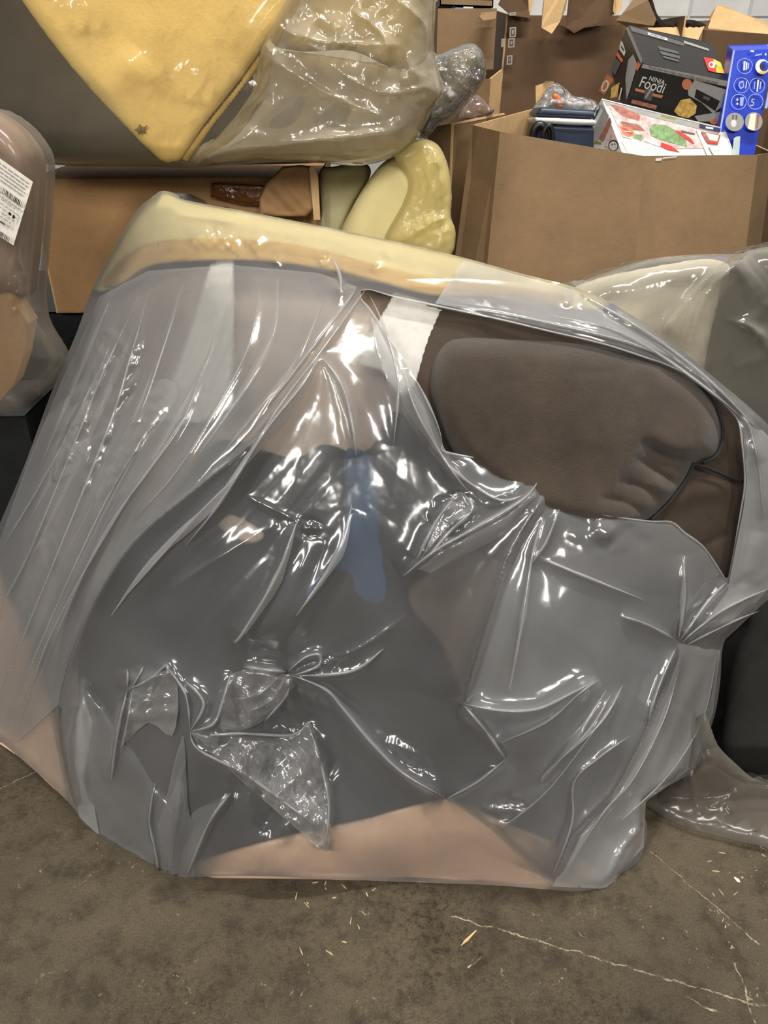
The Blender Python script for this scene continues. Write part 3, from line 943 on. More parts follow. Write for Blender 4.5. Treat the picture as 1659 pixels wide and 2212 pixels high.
bag = blob('plastic_bag', BAG_OUT, BAGY, 0.0, 0.42, M['film'], step=3.4, rim=45, feats=FOLDS, hole=TEAR, smooth_n=3, back_step=14, wave=0.005, wave_px=170, seed=2)
tag(bag, 'big torn clear plastic bag pulled over the sofa section in the middle', 'bag')

PLIES = [
    [(1168, 1042), (1215, 1094), (1300, 1116), (1400, 1130), (1450, 1134), (1520, 1188), (1553, 1240), (1466, 1380), (1556, 1405), (1540, 1540), (1500, 1655), (1395, 1730), (1390, 1830), (1310, 1920), (1195, 1915), (1060, 1790), (965, 1725), (1092, 1640), (1000, 1520), (1050, 1350), (1095, 1190)],
    [(182, 1460), (250, 1560), (330, 1690), (400, 1760), (500, 1712), (420, 1890), (365, 1912), (335, 1876), (195, 1798), (150, 1720), (140, 1600)],
    [(1000, 562), (1240, 626), (1450, 746), (1560, 836), (1662, 945), (1684, 1100), (1674, 1255), (1590, 1352), (1470, 1384), (1574, 1262), (1606, 1100), (1613, 1040), (1606, 950), (1597, 904), (1562, 864), (1445, 784), (1300, 736), (1180, 708), (1050, 678), (940, 655)],
    [(800, 680), (868, 775), (925, 875), (955, 960), (1012, 1056), (950, 1000), (890, 925), (845, 850), (815, 760)],
    [(955, 985), (1040, 994), (1130, 1000), (1162, 1035), (1120, 1078), (1040, 1100), (1000, 1055)],
]
MILKY = [
    [(1465, 1390), (1556, 1405), (1540, 1540), (1500, 1655), (1395, 1730), (1390, 1830), (1310, 1920), (1195, 1915), (1240, 1800), (1330, 1700), (1400, 1560)],
    [(182, 1460), (212, 1560), (195, 1690), (215, 1808), (172, 1764), (147, 1650), (152, 1550)],
    [(872, 1240), (940, 1185), (1010, 1146), (1090, 1100), (1160, 1040), (1170, 1075), (1100, 1150), (1000, 1200), (930, 1240)],
]
PLIES += MILKY
PLIES.append([(215, 640), (320, 585), (500, 572), (690, 590), (772, 620), (690, 745), (540, 930), (430, 1050), (290, 1170), (190, 1330), (130, 1520), (40, 1600), (-30, 1560), (-30, 1250), (60, 1000), (130, 830)])
for i, pl_ in enumerate(PLIES):
    blob('film_fold', pl_, behind(-0.004 if i < 5 else -0.007), 0.0, 0.0, M['film_milky' if i in (2, 3) or 4 < i < 8 else 'film_ply'], bag, step=5, rim=20, feats=FOLDS, smooth_n=0, front_only=True, wave=0.005, wave_px=170, seed=2)



def pleat(pts, w, h, parent, mat='film_pleat', name='pleat', tip=0.22):
    """narrow standing fold of doubled film along a crease: thin at both ends"""
    c = catmull(pts, 7, False)
    tt = np.gradient(c, axis=0)
    tt /= np.linalg.norm(tt, axis=1)[:, None] + 1e-9
    nn = np.stack([-tt[:, 1], tt[:, 0]], 1)
    t = np.linspace(0, 1, len(c))
    r = np.random.RandomState(int(abs(c[0, 0] * 7 + c[0, 1])) % 9999)
    k = np.clip(np.minimum(t, 1 - t) / tip, 0.06, 1) * np.interp(t, np.linspace(0, 1, 9), r.uniform(0.55, 1.1, 9))
    rows = []
    for off, up in ((-1.0, -0.001), (-0.35, h * 0.75), (0.1, h), (0.5, h * 0.6), (1.0, -0.001)):
        q = c + nn * (off * w * k)[:, None]
        base = BAGY(q[:, 0], q[:, 1]) - folds(q[:, 0], q[:, 1], FOLDS) - 0.005 * creased(q[:, 0], q[:, 1], 170, 2)
        rows.append(PN(q[:, 0], q[:, 1], base - 0.0045 - up * k))
    V = np.stack(rows, 1).reshape(-1, 3)
    V[:, 2] = np.maximum(V[:, 2], 0.003)
    F = [[i * 5 + j, i * 5 + j + 1, (i + 1) * 5 + j + 1, (i + 1) * 5 + j] for i in range(len(c) - 1) for j in range(4)]
    return build(name, V, F, M[mat], parent, smooth=True)


for f in FOLDS:
    if f[0] == 'ridge' and f[3] >= 0.009:
        pleat(f[1], 2.2 + 110 * f[3], 0.002 + 0.18 * f[3], bag)

for pts, w in (([(505, 570), (480, 700), (420, 830), (350, 960), (250, 1120), (140, 1330)], 16), ([(400, 600), (350, 740), (300, 880), (230, 1030), (130, 1220)], 13), ([(330, 620), (270, 760), (210, 900), (140, 1060), (60, 1220)], 17),
               ([(240, 640), (190, 760), (140, 880), (90, 1000)], 13), ([(600, 600), (590, 720), (520, 850), (430, 980)], 18), ([(700, 640), (650, 760), (560, 880), (480, 980)], 14), ([(250, 1080), (180, 1240), (110, 1400), (60, 1540)], 12),
               ([(640, 1130), (600, 1250), (530, 1370)], 20), ([(760, 1090), (730, 1200), (640, 1330)], 18), ([(540, 980), (470, 1080), (330, 1210), (240, 1330)], 20), ([(690, 775), (640, 860), (560, 960), (480, 1060)], 26),
               ([(1480, 1200), (1474, 1300), (1466, 1380)], 10), ([(1575, 1262), (1525, 1310), (1470, 1380)], 12), ([(1310, 1490), (1240, 1600), (1170, 1690)], 12), ([(1160, 1205), (1250, 1240), (1395, 1298)], 8), ([(1150, 1190), (1130, 1330), (1100, 1490)], 12),
               ([(240, 735), (215, 800), (150, 960), (60, 1130)], 15), ([(372, 840), (320, 930), (250, 1060), (130, 1300)], 9)):
    pleat(pts, 0.62 * w, 0.004, bag, 'film_milky', 'film_band', 0.5)
pleat([(395, 1590), (385, 1690), (378, 1790), (374, 1880), (374, 1908)], 38, 0.008, bag, 'film_ply', 'film_band', 0.45)
pleat([(400, 1640), (384, 1720), (376, 1800), (370, 1900)], 22, 0.012, bag, 'film_ply', 'film_band', 0.4)
TEAR_RUNS = [TEAR[0:11], TEAR[10:16], TEAR[16:24], TEAR[24:30], TEAR[29:] + TEAR[:1]]
for run in TEAR_RUNS:
    pleat(run, 2.6, 0.003, bag, 'film_pleat', 'torn_rim')
for pl_, wv, wpx, sd in (([(412, 1582), (500, 1590), (630, 1590), (668, 1560), (700, 1640), (712, 1740), (706, 1838), (640, 1790), (560, 1720), (480, 1650)], 0.034, 64, 3), ([(500, 1455), (600, 1455), (640, 1468), (600, 1530), (540, 1572), (470, 1572)], 0.012, 40, 5),
                         ([(285, 1490), (365, 1440), (385, 1500), (372, 1590), (320, 1560), (262, 1610)], 0.010, 40, 9), ([(985, 1062), (1020, 1085), (1028, 1108), (970, 1150), (905, 1220), (930, 1140)], 0.010, 36, 10), ([(230, 720), (262, 740), (232, 800), (200, 880), (190, 1000), (110, 1050), (120, 960), (170, 860)], 0.008, 36, 7),
                         ([(340, 820), (385, 850), (330, 940), (250, 1060), (190, 1150), (200, 1060), (270, 920)], 0.006, 30, 8)):
    blob('crumpled_film', pl_, behind(-0.009), 0.0, 0.0, M['film_foil'], bag, step=3.2, rim=20, feats=FOLDS, smooth_n=3, front_only=True, wave=wv, wave_px=wpx, seed=sd)

blob('film_fold', [(690, 766), (735, 822), (760, 900), (771, 984), (738, 930), (712, 850)], behind(-0.006), 0.0, 0.0, M['film_milky'], bag, step=4, rim=20, feats=FOLDS, smooth_n=0, front_only=True, wave=0.005, wave_px=170, seed=2)

# ================================================================== UPPER LEFT: BAGGED FOAM ON A CARTON
gs = blob('sofa_section', [(-60, -160), (60, -160), (200, -60), (420, 60), (560, 110), (720, 150), (900, 200), (930, 260), (860, 320), (720, 350), (380, 358), (290, 357), (90, 350), (30, 300), (-60, 250)],
          2.02, 0.08, 0.32, M['grey_cloth'], step=9, rim=90, wave=0.006, wave_px=120, seed=3)
tag(gs, 'charcoal cloth sofa arm lying under the yellow foam on top of the long carton', 'sofa')
ys = blob('foam_slab', [(-40, -120), (20, -40), (60, 20), (150, 140), (260, 262), (345, 345), (372, 348), (392, 340), (440, 270), (520, 170), (572, 95), (640, 0), (700, -140), (300, -170)],
          1.94, 0.02, 0.09, M['yellow_foam'], step=7, rim=26, smooth_n=2, feats=[('round', [(310, 120), (200, 220)], 40, 0.01)], wave=0.002, wave_px=90, seed=5)
tag(ys, 'yellow foam slab with a pointed lower corner, lying on the charcoal sofa arm', 'foam')
blob('slab_edge', [(574, 97), (582, 112), (520, 200), (470, 262), (404, 348), (390, 344), (440, 272), (520, 172)], 1.944, 0.008, 0.05, M['tan_foam'], ys, step=6, rim=8, smooth_n=0)
blob('stain', [(290, 281), (297, 276), (302, 268), (308, 274), (320, 271), (312, 280), (316, 287), (305, 285), (300, 292), (297, 285)], 1.914, 0.002, 0.004, soft_mat('dark_stain', (112, 96, 66), 0.35, 60, 0.9, 200, 0.2), ys, step=3, rim=6)
yb = blob('foam_slab', [(600, -150), (930, -150), (935, 0), (925, 120), (860, 150), (760, 110), (640, 110), (580, 70)], 2.0, 0.04, 0.2, M['pale_foam'], step=9, rim=40)
tag(yb, 'pale yellow foam slab behind the crinkled bag beside the pointed foam slab', 'foam')
gm = blob('sofa_section', [(560, 120), (700, 120), (900, 160), (945, 200), (900, 290), (800, 335), (600, 350), (410, 350), (470, 250)], 1.97, 0.03, 0.05, M['mid_grey'], step=9, rim=50, wave=0.008, wave_px=70, seed=8)
tag(gm, 'light grey cloth sofa seat inside the crinkled bag above the yellow cushion', 'sofa')
pb = blob('plastic_bag', [(-60, -180), (300, -200), (935, -190), (941, 0), (938, 110), (955, 175), (958, 205), (930, 240), (908, 290), (860, 335), (780, 358), (690, 352), (560, 350), (420, 362), (320, 360), (90, 354), (20, 310), (-60, 262)],
          1.985, 0.11, 0.5, M['film_yellow'], step=5.5, rim=70, smooth_n=3, back_step=20, wave=0.0015, wave_px=120, seed=9,
          feats=[('ridge', [(950, 180), (820, 200), (700, 130)], 9, 0.020), ('ridge', [(600, 60), (700, 90), (880, 100)], 9, 0.018), ('ridge', [(900, 270), (780, 290), (600, 310)], 9, 0.016),
                 ('ridge', [(620, -20), (560, 60), (545, 110)], 8, 0.018), ('ridge', [(560, 110), (700, 200), (850, 260)], 10, 0.014), ('ridge', [(430, 340), (620, 310), (900, 285)], 8, 0.012), ('ridge', [(400, 352), (600, 335), (800, 340)], 6, 0.010),
                 ('ridge', [(690, 30), (660, 90), (720, 120)], 7, 0.016), ('ridge', [(760, 20), (830, 80), (840, 140)], 8, 0.018), ('ridge', [(860, 0), (920, 60), (930, 150)], 8, 0.020),
                 ('ridge', [(140, 0), (120, 45)], 5, 0.008), ('ridge', [(175, 0), (160, 40)], 5, 0.008), ('ridge', [(410, 130), (360, 190)], 6, 0.006), ('ridge', [(320, 110), (270, 150)], 6, 0.005), ('ridge', [(420, 150), (415, 200)], 5, 0.006),
                 ('crumple', 760, 120, 200, 90, 20, 0.014, 70, 21), ('crumple', 850, 30, 100, 70, 0, 0.012, 50, 22), ('crumple', 880, 200, 90, 90, 0, 0.012, 60, 23), ('crumple', 640, 220, 190, 120, 20, 0.007, 80, 24), ('crumple', 880, 290, 90, 40, -20, 0.010, 44, 25)])
tag(pb, 'yellowed crinkled plastic bag around the foam slabs at the upper left', 'bag')

blob('crinkled_end', [(560, 100), (620, -20), (700, -180), (930, -180), (938, 0), (936, 110), (952, 175), (955, 205), (926, 238), (904, 288), (858, 332), (778, 352), (690, 348), (560, 346), (420, 356), (470, 290), (540, 200)],
     1.975, 0.11, 0.0, M['film_beige'], pb, step=4.5, rim=60, smooth_n=2, front_only=True, wave=0.004, wave_px=90, seed=10,
     feats=[('ridge', [(950, 180), (820, 200), (700, 130)], 9, 0.020), ('ridge', [(600, 60), (700, 90), (880, 100)], 9, 0.018), ('ridge', [(900, 270), (780, 290), (600, 310)], 9, 0.016), ('ridge', [(560, 110), (700, 200), (850, 260)], 10, 0.014),
            ('ridge', [(690, 30), (660, 90), (720, 120)], 7, 0.016), ('ridge', [(760, 20), (830, 80), (840, 140)], 8, 0.018), ('ridge', [(860, 0), (920, 60), (930, 150)], 8, 0.020), ('ridge', [(430, 340), (620, 310), (900, 285)], 8, 0.012),
            ('crumple', 760, 120, 200, 90, 20, 0.016, 70, 21), ('crumple', 850, 30, 100, 70, 0, 0.014, 50, 22), ('crumple', 880, 200, 90, 90, 0, 0.014, 60, 23), ('crumple', 640, 220, 190, 120, 20, 0.008, 80, 24), ('crumple', 880, 290, 90, 40, -20, 0.012, 44, 25)])
# long carton under it
lc = thing('cardboard_box', 'long orange-brown cardboard carton with a torn taped corner under the bagged foam', 'box', (-0.5, 2.3, 0.72))
A, B, C = P(60, 384, 2.10), P(690, 425, 2.12), P(60, 676, 2.10)
C.x, C.y = A.x, A.y + 0.0
D = A + Vector((0, 0.5, 0.0))
B = Vector((B.x, B.y, A.z))
c = carton(lc, A, B, C, D, M['kraft_orange'], edge=M['kraft_edge'])
blob('brown_tape', [(458, 395), (570, 400), (640, 415), (660, 440), (600, 445), (520, 440), (455, 425)], 2.095, 0.004, 0.003, M['brown_tape'], lc, step=5, rim=10, smooth_n=0, wave=0.003, wave_px=30, seed=3)
blob('torn_corner', [(575, 395), (610, 360), (650, 356), (676, 360), (684, 400), (684, 450), (660, 470), (560, 468), (560, 430)], 2.085, 0.012, 0.012, M['kraft_orange'], lc, step=4, rim=7, smooth_n=0, wave=0.016, wave_px=52, seed=6)
plate('flap', [P(668, 362, 2.06), P(676, 358, 2.06), P(687, 380, 2.06), P(692, 475, 2.06), P(678, 475, 2.06)], 0.004, M['kraft_light'], lc)

# dark stack that carries it
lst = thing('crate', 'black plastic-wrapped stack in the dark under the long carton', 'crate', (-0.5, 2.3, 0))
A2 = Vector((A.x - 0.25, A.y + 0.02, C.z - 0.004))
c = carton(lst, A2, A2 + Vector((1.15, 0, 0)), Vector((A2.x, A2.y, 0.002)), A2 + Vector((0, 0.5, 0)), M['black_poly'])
rail = thing('pallet', 'dark brown wooden pallet board low beside the left edge of the bag', 'pallet', (-1.1, 1.8, 0))
a, b = P(-60, 925, 1.74), P(140, 962, 1.78)
for (nm, p0, p1, z1) in (('deck_board', P(-80, 930, 1.72), P(150, 975, 1.76), 0),):
    top = [p0, p1, p1 + Vector((0, 0.12, 0)), p0 + Vector((0, 0.12, 0))]
    plate(nm, top, 0.09, soft_mat('dark_pallet_wood', (74, 52, 38), 0.2, 12, 0.8, 80, 0.4), rail, out=Vector((0, 0, 1)))
    for s in (0.15, 0.85):
        q = p0.lerp(p1, s) + Vector((-0.04, 0.01, -0.09))
        carton(rail, q, q + Vector((0.08, 0, 0)), Vector((q.x, q.y, 0.0)), q + Vector((0, 0.1, 0)), M['black_poly'], names=('post', 'post', 'post'), skip=('right_panel', 'back_panel', 'bottom_panel'), t=0.002) if False else None
        plate('post', [q, q + Vector((0.08, 0, 0)), Vector((q.x + 0.08, q.y, 0)), Vector((q.x, q.y, 0))], 0.1, M['black_poly'], rail)

# far left wrapped seat with a shipping label
lw_ = thing('wrapped_sofa_section', 'mauve-brown seat in clear plastic with a white shipping label at the left edge', 'sofa', (-0.9, 1.6, 0.8))
blob('seat_body', [(-160, 230), (-40, 232), (20, 262), (60, 305), (78, 345), (78, 420), (70, 520), (60, 600), (52, 640), (10, 640), (-160, 640)], 1.62, 0.09, 0.12, M['mauve'], lw_, step=8, rim=60)
blob('plastic_film', [(-170, 225), (-40, 226), (25, 255), (70, 305), (86, 350), (84, 430), (74, 540), (66, 640), (78, 690), (110, 740), (124, 782), (90, 830), (40, 870), (-20, 905), (-170, 900)],
     1.60, 0.115, 0.16, M['film_grey'], lw_, step=5, rim=60, back_step=12, smooth_n=3,
     feats=[('ridge', [(20, 560), (60, 680), (80, 700), (118, 785)], 7, 0.014), ('ridge', [(118, 785), (60, 850), (0, 890)], 6, 0.016, 0.1), ('ridge', [(45, 555), (55, 620), (65, 660)], 6, 0.012), ('crumple', 40, 630, 40, 70, 0, 0.010, 30, 4), ('ridge', [(55, 515), (35, 540), (40, 570)], 5, 0.008)])
LP = (P(0, 345, 1.478), (P(70, 392, 1.480) - P(0, 345, 1.478)).cross(P(30, 528, 1.474) - P(0, 345, 1.478)).normalized())
lb = [(-60, 300), (71, 393), (29, 530), (-60, 472)]
lab = plate('shipping_label', [hit(x, y, *LP) for x, y in lb], 0.001, M['paper'], lw_, M['paper'])
shp = []
rr = random.Random(5)


def lab_pt(u, v):   # label coordinates: u across (0 left..1 right), v down
    ax, ay = (-60 + 131 * u, 300 + 93 * u)
    bx, by = (-60 + 89 * u, 472 + 58 * u)
    return (ax + (bx - ax) * v, ay + (by - ay) * v)


def bar(u0, u1, v0, v1, m='ink_dgrey'):
    return (m, [lab_pt(u0, v0), lab_pt(u1, v0), lab_pt(u1, v1), lab_pt(u0, v1)])


for k in range(9):   # small print too fine to read in the photograph: grey rows
    v = 0.05 + 0.05 * k
    u = 0.42
    while u < 0.93 and k not in (5, 6):
        w = rr.uniform(0.03, 0.09)
        shp.append(bar(u, min(u + w, 0.95), v, v + 0.02, 'ink_grey'))
        u += w + 0.02
for k in range(13):
    shp.append(bar(0.60 + 0.026 * k, 0.60 + 0.026 * k + rr.choice((0.008, 0.014, 0.018)), 0.325, 0.395, 'ink_black'))
    shp.append(bar(0.30 + 0.02 * k, 0.30 + 0.02 * k + 0.012, 0.325, 0.38, 'ink_dgrey'))
    shp.append(bar(0.50 + 0.034 * k, 0.50 + 0.034 * k + rr.choice((0.012, 0.022)), 0.90, 0.965, 'ink_dgrey'))
for k in range(6):
    u = 0.5
    while u < 0.9:
        w = rr.uniform(0.03, 0.1)
        shp.append(bar(u, u + w, 0.47 + 0.055 * k, 0.485 + 0.055 * k, 'ink_grey'))
        u += w + 0.03
shp += [bar(0.80, 0.845, 0.56, 0.60, 'ink_black'), bar(0.88, 0.92, 0.56, 0.61, 'ink_black'), bar(0.5, 0.78, 0.75, 0.775, 'ink_dgrey')]
art('printed_text', LP, shp, lab)
cb = thing('cardboard_box', 'orange cardboard carton wrapped in grey plastic at the left edge below the label', 'box', (-0.95, 1.66, 0.78))
bl = [(-140, 560), (2, 588), (30, 650), (61, 700), (50, 770), (30, 830), (0, 866), (-140, 900)]
plate('front_panel', [P(x, y, 1.575) for x, y in bl], 0.05, M['kraft_orange'], cb)
plate('side_panel', [P(61, 700, 1.577), P(70, 690, 1.63), P(40, 630, 1.63), P(30, 650, 1.577)], 0.004, M['kraft_orange'], cb)
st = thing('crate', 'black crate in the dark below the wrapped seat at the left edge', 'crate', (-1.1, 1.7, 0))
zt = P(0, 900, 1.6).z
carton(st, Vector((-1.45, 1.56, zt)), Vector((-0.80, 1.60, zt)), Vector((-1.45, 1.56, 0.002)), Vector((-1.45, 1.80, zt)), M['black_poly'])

# yellow cushion bag and pale block in the middle gap
yc = thing('foam_cushion', 'pale yellow foam cushion in a gathered bag beside the big open carton', 'cushion', (0.02, 2.1, 0.6))
blob('cushion_body', [(735, 520), (760, 450), (810, 370), (850, 335), (905, 300), (945, 315), (965, 360), (972, 420), (972, 470), (978, 500), (974, 560), (950, 640), (760, 640)], 2.05, 0.06, 0.12, M['pale_foam'], yc, step=7, rim=45,
     feats=[('round', [(860, 350), (900, 420), (930, 480)], 30, 0.01)])
blob('gathered_film', [(850, 335), (880, 312), (912, 300), (946, 313), (968, 358), (976, 420), (974, 466), (984, 500), (978, 545), (950, 560), (880, 540), (830, 520), (870, 440), (880, 390)], 1.985, 0.03, 0.02, M['film_gather'], yc, step=4, rim=30,
     feats=[('ridge', [(972, 465), (900, 500), (850, 530)], 5, 0.014), ('ridge', [(970, 470), (920, 480), (870, 510)], 5, 0.010), ('ridge', [(940, 430), (925, 350), (910, 310)], 6, 0.010), ('ridge', [(975, 480), (950, 520), (940, 550)], 5, 0.012),
            ('ridge', [(960, 450), (955, 380), (930, 320)], 6, 0.010), ('crumple', 930, 400, 50, 100, 0, 0.010, 26, 3), ('crumple', 930, 500, 60, 50, 0, 0.010, 24, 4), ('streak', 920, 420, 130, 60, 80, 0.008, 22, 5)])
gb = blob('foam_block', [(686, 520), (692, 470), (690, 372), (720, 360), (785, 352), (800, 380), (760, 450), (742, 520), (735, 640), (690, 640)], 2.12, 0.02, 0.2, soft_mat('sage_foam', (178, 170, 132), 0.06, 8, 0.9, 120, 0.3), step=8, rim=18)
tag(gb, 'dull sage foam block in plastic, beside the torn corner of the long carton', 'foam')
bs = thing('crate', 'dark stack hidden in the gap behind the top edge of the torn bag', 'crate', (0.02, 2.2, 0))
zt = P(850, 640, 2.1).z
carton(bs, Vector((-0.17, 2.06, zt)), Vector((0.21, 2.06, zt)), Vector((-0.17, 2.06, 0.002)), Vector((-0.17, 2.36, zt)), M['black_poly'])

# ================================================================== BIG OPEN CARTON ON THE RIGHT
gy = thing('bulk_carton', 'big open eight-sided cardboard carton full of boxed kitchen goods on the right', 'box', (0.85, 2.6, 0))
rim_px = [((1021, 270), (984, 548), 2.36), ((1080, 284), (1052, 575), 2.27), ((1390, 337), (1370, 600), 2.25), ((1637, 334), (1612, 530), 2.28), ((1672, 330), (1644, 520), 2.42)]
tops = [P(*t, Y) for t, b_, Y in rim_px]
bots = []
for (t, b_, Y), tp in zip(rim_px, tops):
    q = P(*b_, Y - 0.03)
    bots.append(down(tp, q))
nm = ['corner_panel', 'front_panel', 'front_panel', 'corner_panel']
for i in range(4):
    plate(nm[i], [tops[i], tops[i + 1], bots[i + 1], bots[i]], 0.006, M['kraft'], gy)
bk = [P(1154, 234, 2.74), Vector((0.62, 3.15, tops[0].z)), Vector((1.35, 3.15, tops[0].z)), tops[4] + Vector((0.1, 0.45, 0))]
ring2 = [tops[4], bk[3], bk[2], bk[1], bk[0], tops[0]]
for i in range(5):
    a, b = ring2[i], ring2[i + 1]
    plate('rear_panel' if 0 < i < 4 else 'side_panel', [a, b, Vector((b.x, b.y, 0)), Vector((a.x, a.y, 0))], 0.006, M['kraft_light'] if i == 4 else M['kraft'], gy, out=Vector(((a.x + b.x) / 2 - 0.85, (a.y + b.y) / 2 - 2.7, 0)))
fzz = tops[2].z - 0.16
plate('filler_pad', [Vector((v.x + (0.85 - v.x) * 0.05, v.y + (2.75 - v.y) * 0.05, fzz)) for v in tops] + [Vector((v.x + (0.85 - v.x) * 0.05, v.y + (2.75 - v.y) * 0.05, fzz)) for v in bk[::-1]], 0.01, M['kraft_dark_shaded'], gy, out=Vector((0, 0, 1)))
art('clear_tape', (tops[2], (tops[3] - tops[2]).cross(bots[2] - tops[2]).normalized()), [('ink_white', [(1416, 342), (1430, 341), (1428, 347), (1415, 348)]), ('ink_white', [(1432, 340), (1462, 337), (1460, 340), (1430, 343)])], gy, lift=0.002)

# black oven carton
ov = thing('oven_box', 'black printed oven carton leaning at the back of the big open carton', 'box', (0.85, 2.5, 1.28))
A, B = P(1389, 137, 2.44), P(1584, 178, 2.41)
C = P(1348, 240, 2.47)
D = P(1356, 54, 2.72)
og = carton(ov, A, B, C, D, M['ink_black'])
fr_pl = (A, (B - A).cross(C - A).normalized())
tp_pl = (A, (B - A).cross(D - A).normalized())
lf_pl = (A, (C - A).cross(D - A).normalized())
art('printed_artwork', fr_pl, [
    ('ink_grey', [(1389, 138), (1572, 175), (1569, 187), (1385, 146)]),
    ('ink_copper', disc(1484, 182, 11, 12)), ('ink_grey', [(1500, 172), (1570, 194), (1566, 225), (1540, 245), (1516, 222), (1487, 206), (1486, 196)]),
    ('ink_black', [(1504, 192), (1555, 218), (1545, 240), (1500, 210)]), ('ink_dgrey', [(1520, 206), (1534, 211), (1532, 218), (1518, 212)]),
    ('ink_noodle', [(1470, 216), (1490, 212), (1505, 228), (1502, 245), (1486, 255), (1466, 250), (1456, 240)]),
    ('ink_copper', [(1373, 190), (1394, 195), (1392, 201), (1372, 196)]), ('ink_copper', [(1410, 201), (1432, 206), (1429, 212), (1408, 207)]),
    ('ink_dgrey', [(1396, 188), (1414, 192), (1406, 218), (1390, 214)]), ('ink_grey', [(1404, 192), (1408, 193), (1396, 212), (1392, 211)]),
    ('ink_meat', [(1366, 214), (1420, 228), (1416, 236), (1362, 222)]), ('ink_grey', [(1500, 250), (1560, 240), (1558, 262), (1508, 262)]), ('ink_copper', disc(1542, 262, 9, 6)),
], og['front_panel'])
lettering('NINJA', fr_pl, (1400, 173), (1440, 185), 13, 'ink_white', og['front_panel'])
lettering('Foodi', fr_pl, (1378, 186), (1440, 204), 29, 'ink_white', og['front_panel'], sx=0.85)
lettering('The air fryer that crisps, roasts and flips away to save space', fr_pl, (1399, 147), (1560, 184), 8, 'ink_dgrey', og['front_panel'], sx=0.80)
art('printed_artwork', tp_pl, [
    ('ink_dgrey', [(1360, 56), (1480, 94), (1476, 100), (1364, 68)]), ('ink_grey', [(1476, 88), (1530, 106), (1532, 111), (1478, 94)]),
    ('ink_dgrey', [(1420, 100), (1464, 112), (1467, 118), (1424, 108)]), ('ink_dgrey', [(1424, 110), (1468, 122), (1468, 128), (1428, 118)]), ('ink_dgrey', [(1430, 121), (1466, 130), (1466, 135), (1434, 126)]),
    ('ink_red', [(1519, 124), (1540, 128), (1548, 158), (1530, 154)]), ('ink_yellow', [(1540, 128), (1556, 136), (1565, 160), (1548, 158)]), ('ink_white', disc(1539, 141, 9, 7)), ('ink_red', disc(1536, 141, 3.5, 4)), ('ink_green', disc(1546, 144, 3.5, 4)),
    ('ink_white', [(1398, 71), (1441, 84), (1441, 89), (1400, 77)]), ('ink_dgrey', [(1404, 74), (1436, 84), (1436, 86), (1404, 76)]),
], og['top_panel'])
art('printed_artwork', lf_pl, [
    ('ink_grey', [(1352, 60), (1358, 58), (1388, 128), (1386, 140)]), ('ink_white', [(1342, 88), (1346, 92), (1352, 112), (1349, 122), (1338, 106)]), ('ink_black', [(1343, 98), (1349, 108), (1348, 112), (1342, 103)]),
    ('ink_orange', [(1335, 112), (1347, 130), (1344, 136), (1332, 120)]), ('ink_dgrey', [(1330, 124), (1342, 136), (1330, 162), (1318, 152)]), ('ink_grey', [(1369, 117), (1378, 140), (1360, 200), (1354, 216), (1352, 170), (1358, 130)]),
    ('ink_copper', [(1312, 160), (1326, 172), (1306, 205), (1294, 196)]), ('ink_cream', disc(1308, 186, 7, 13, rot=0.35)), ('ink_copper', disc(1308, 186, 4.5, 10, rot=0.35)), ('ink_noodle', [(1322, 190), (1340, 178), (1334, 210), (1320, 212)]), ('ink_white', [(1343, 190), (1346, 190), (1340, 216), (1337, 216)]),
    ('ink_orange', [(1380, 132), (1386, 140), (1378, 155), (1375, 148)]),
], og['left_panel'])

# white carton with a food picture
fb = thing('food_carton', 'white carton printed with chopped vegetables, lying in front of the black oven carton', 'box', (0.8, 2.4, 1.2))
A, B = P(1300, 213, 2.42), P(1566, 278, 2.39)
C = P(1345, 333, 2.35)
D = P(1243, 318, 2.50)
fg = carton(fb, A, B, C, D, M['ink_white'], names=('picture_panel', 'left_panel', 'top_panel'))
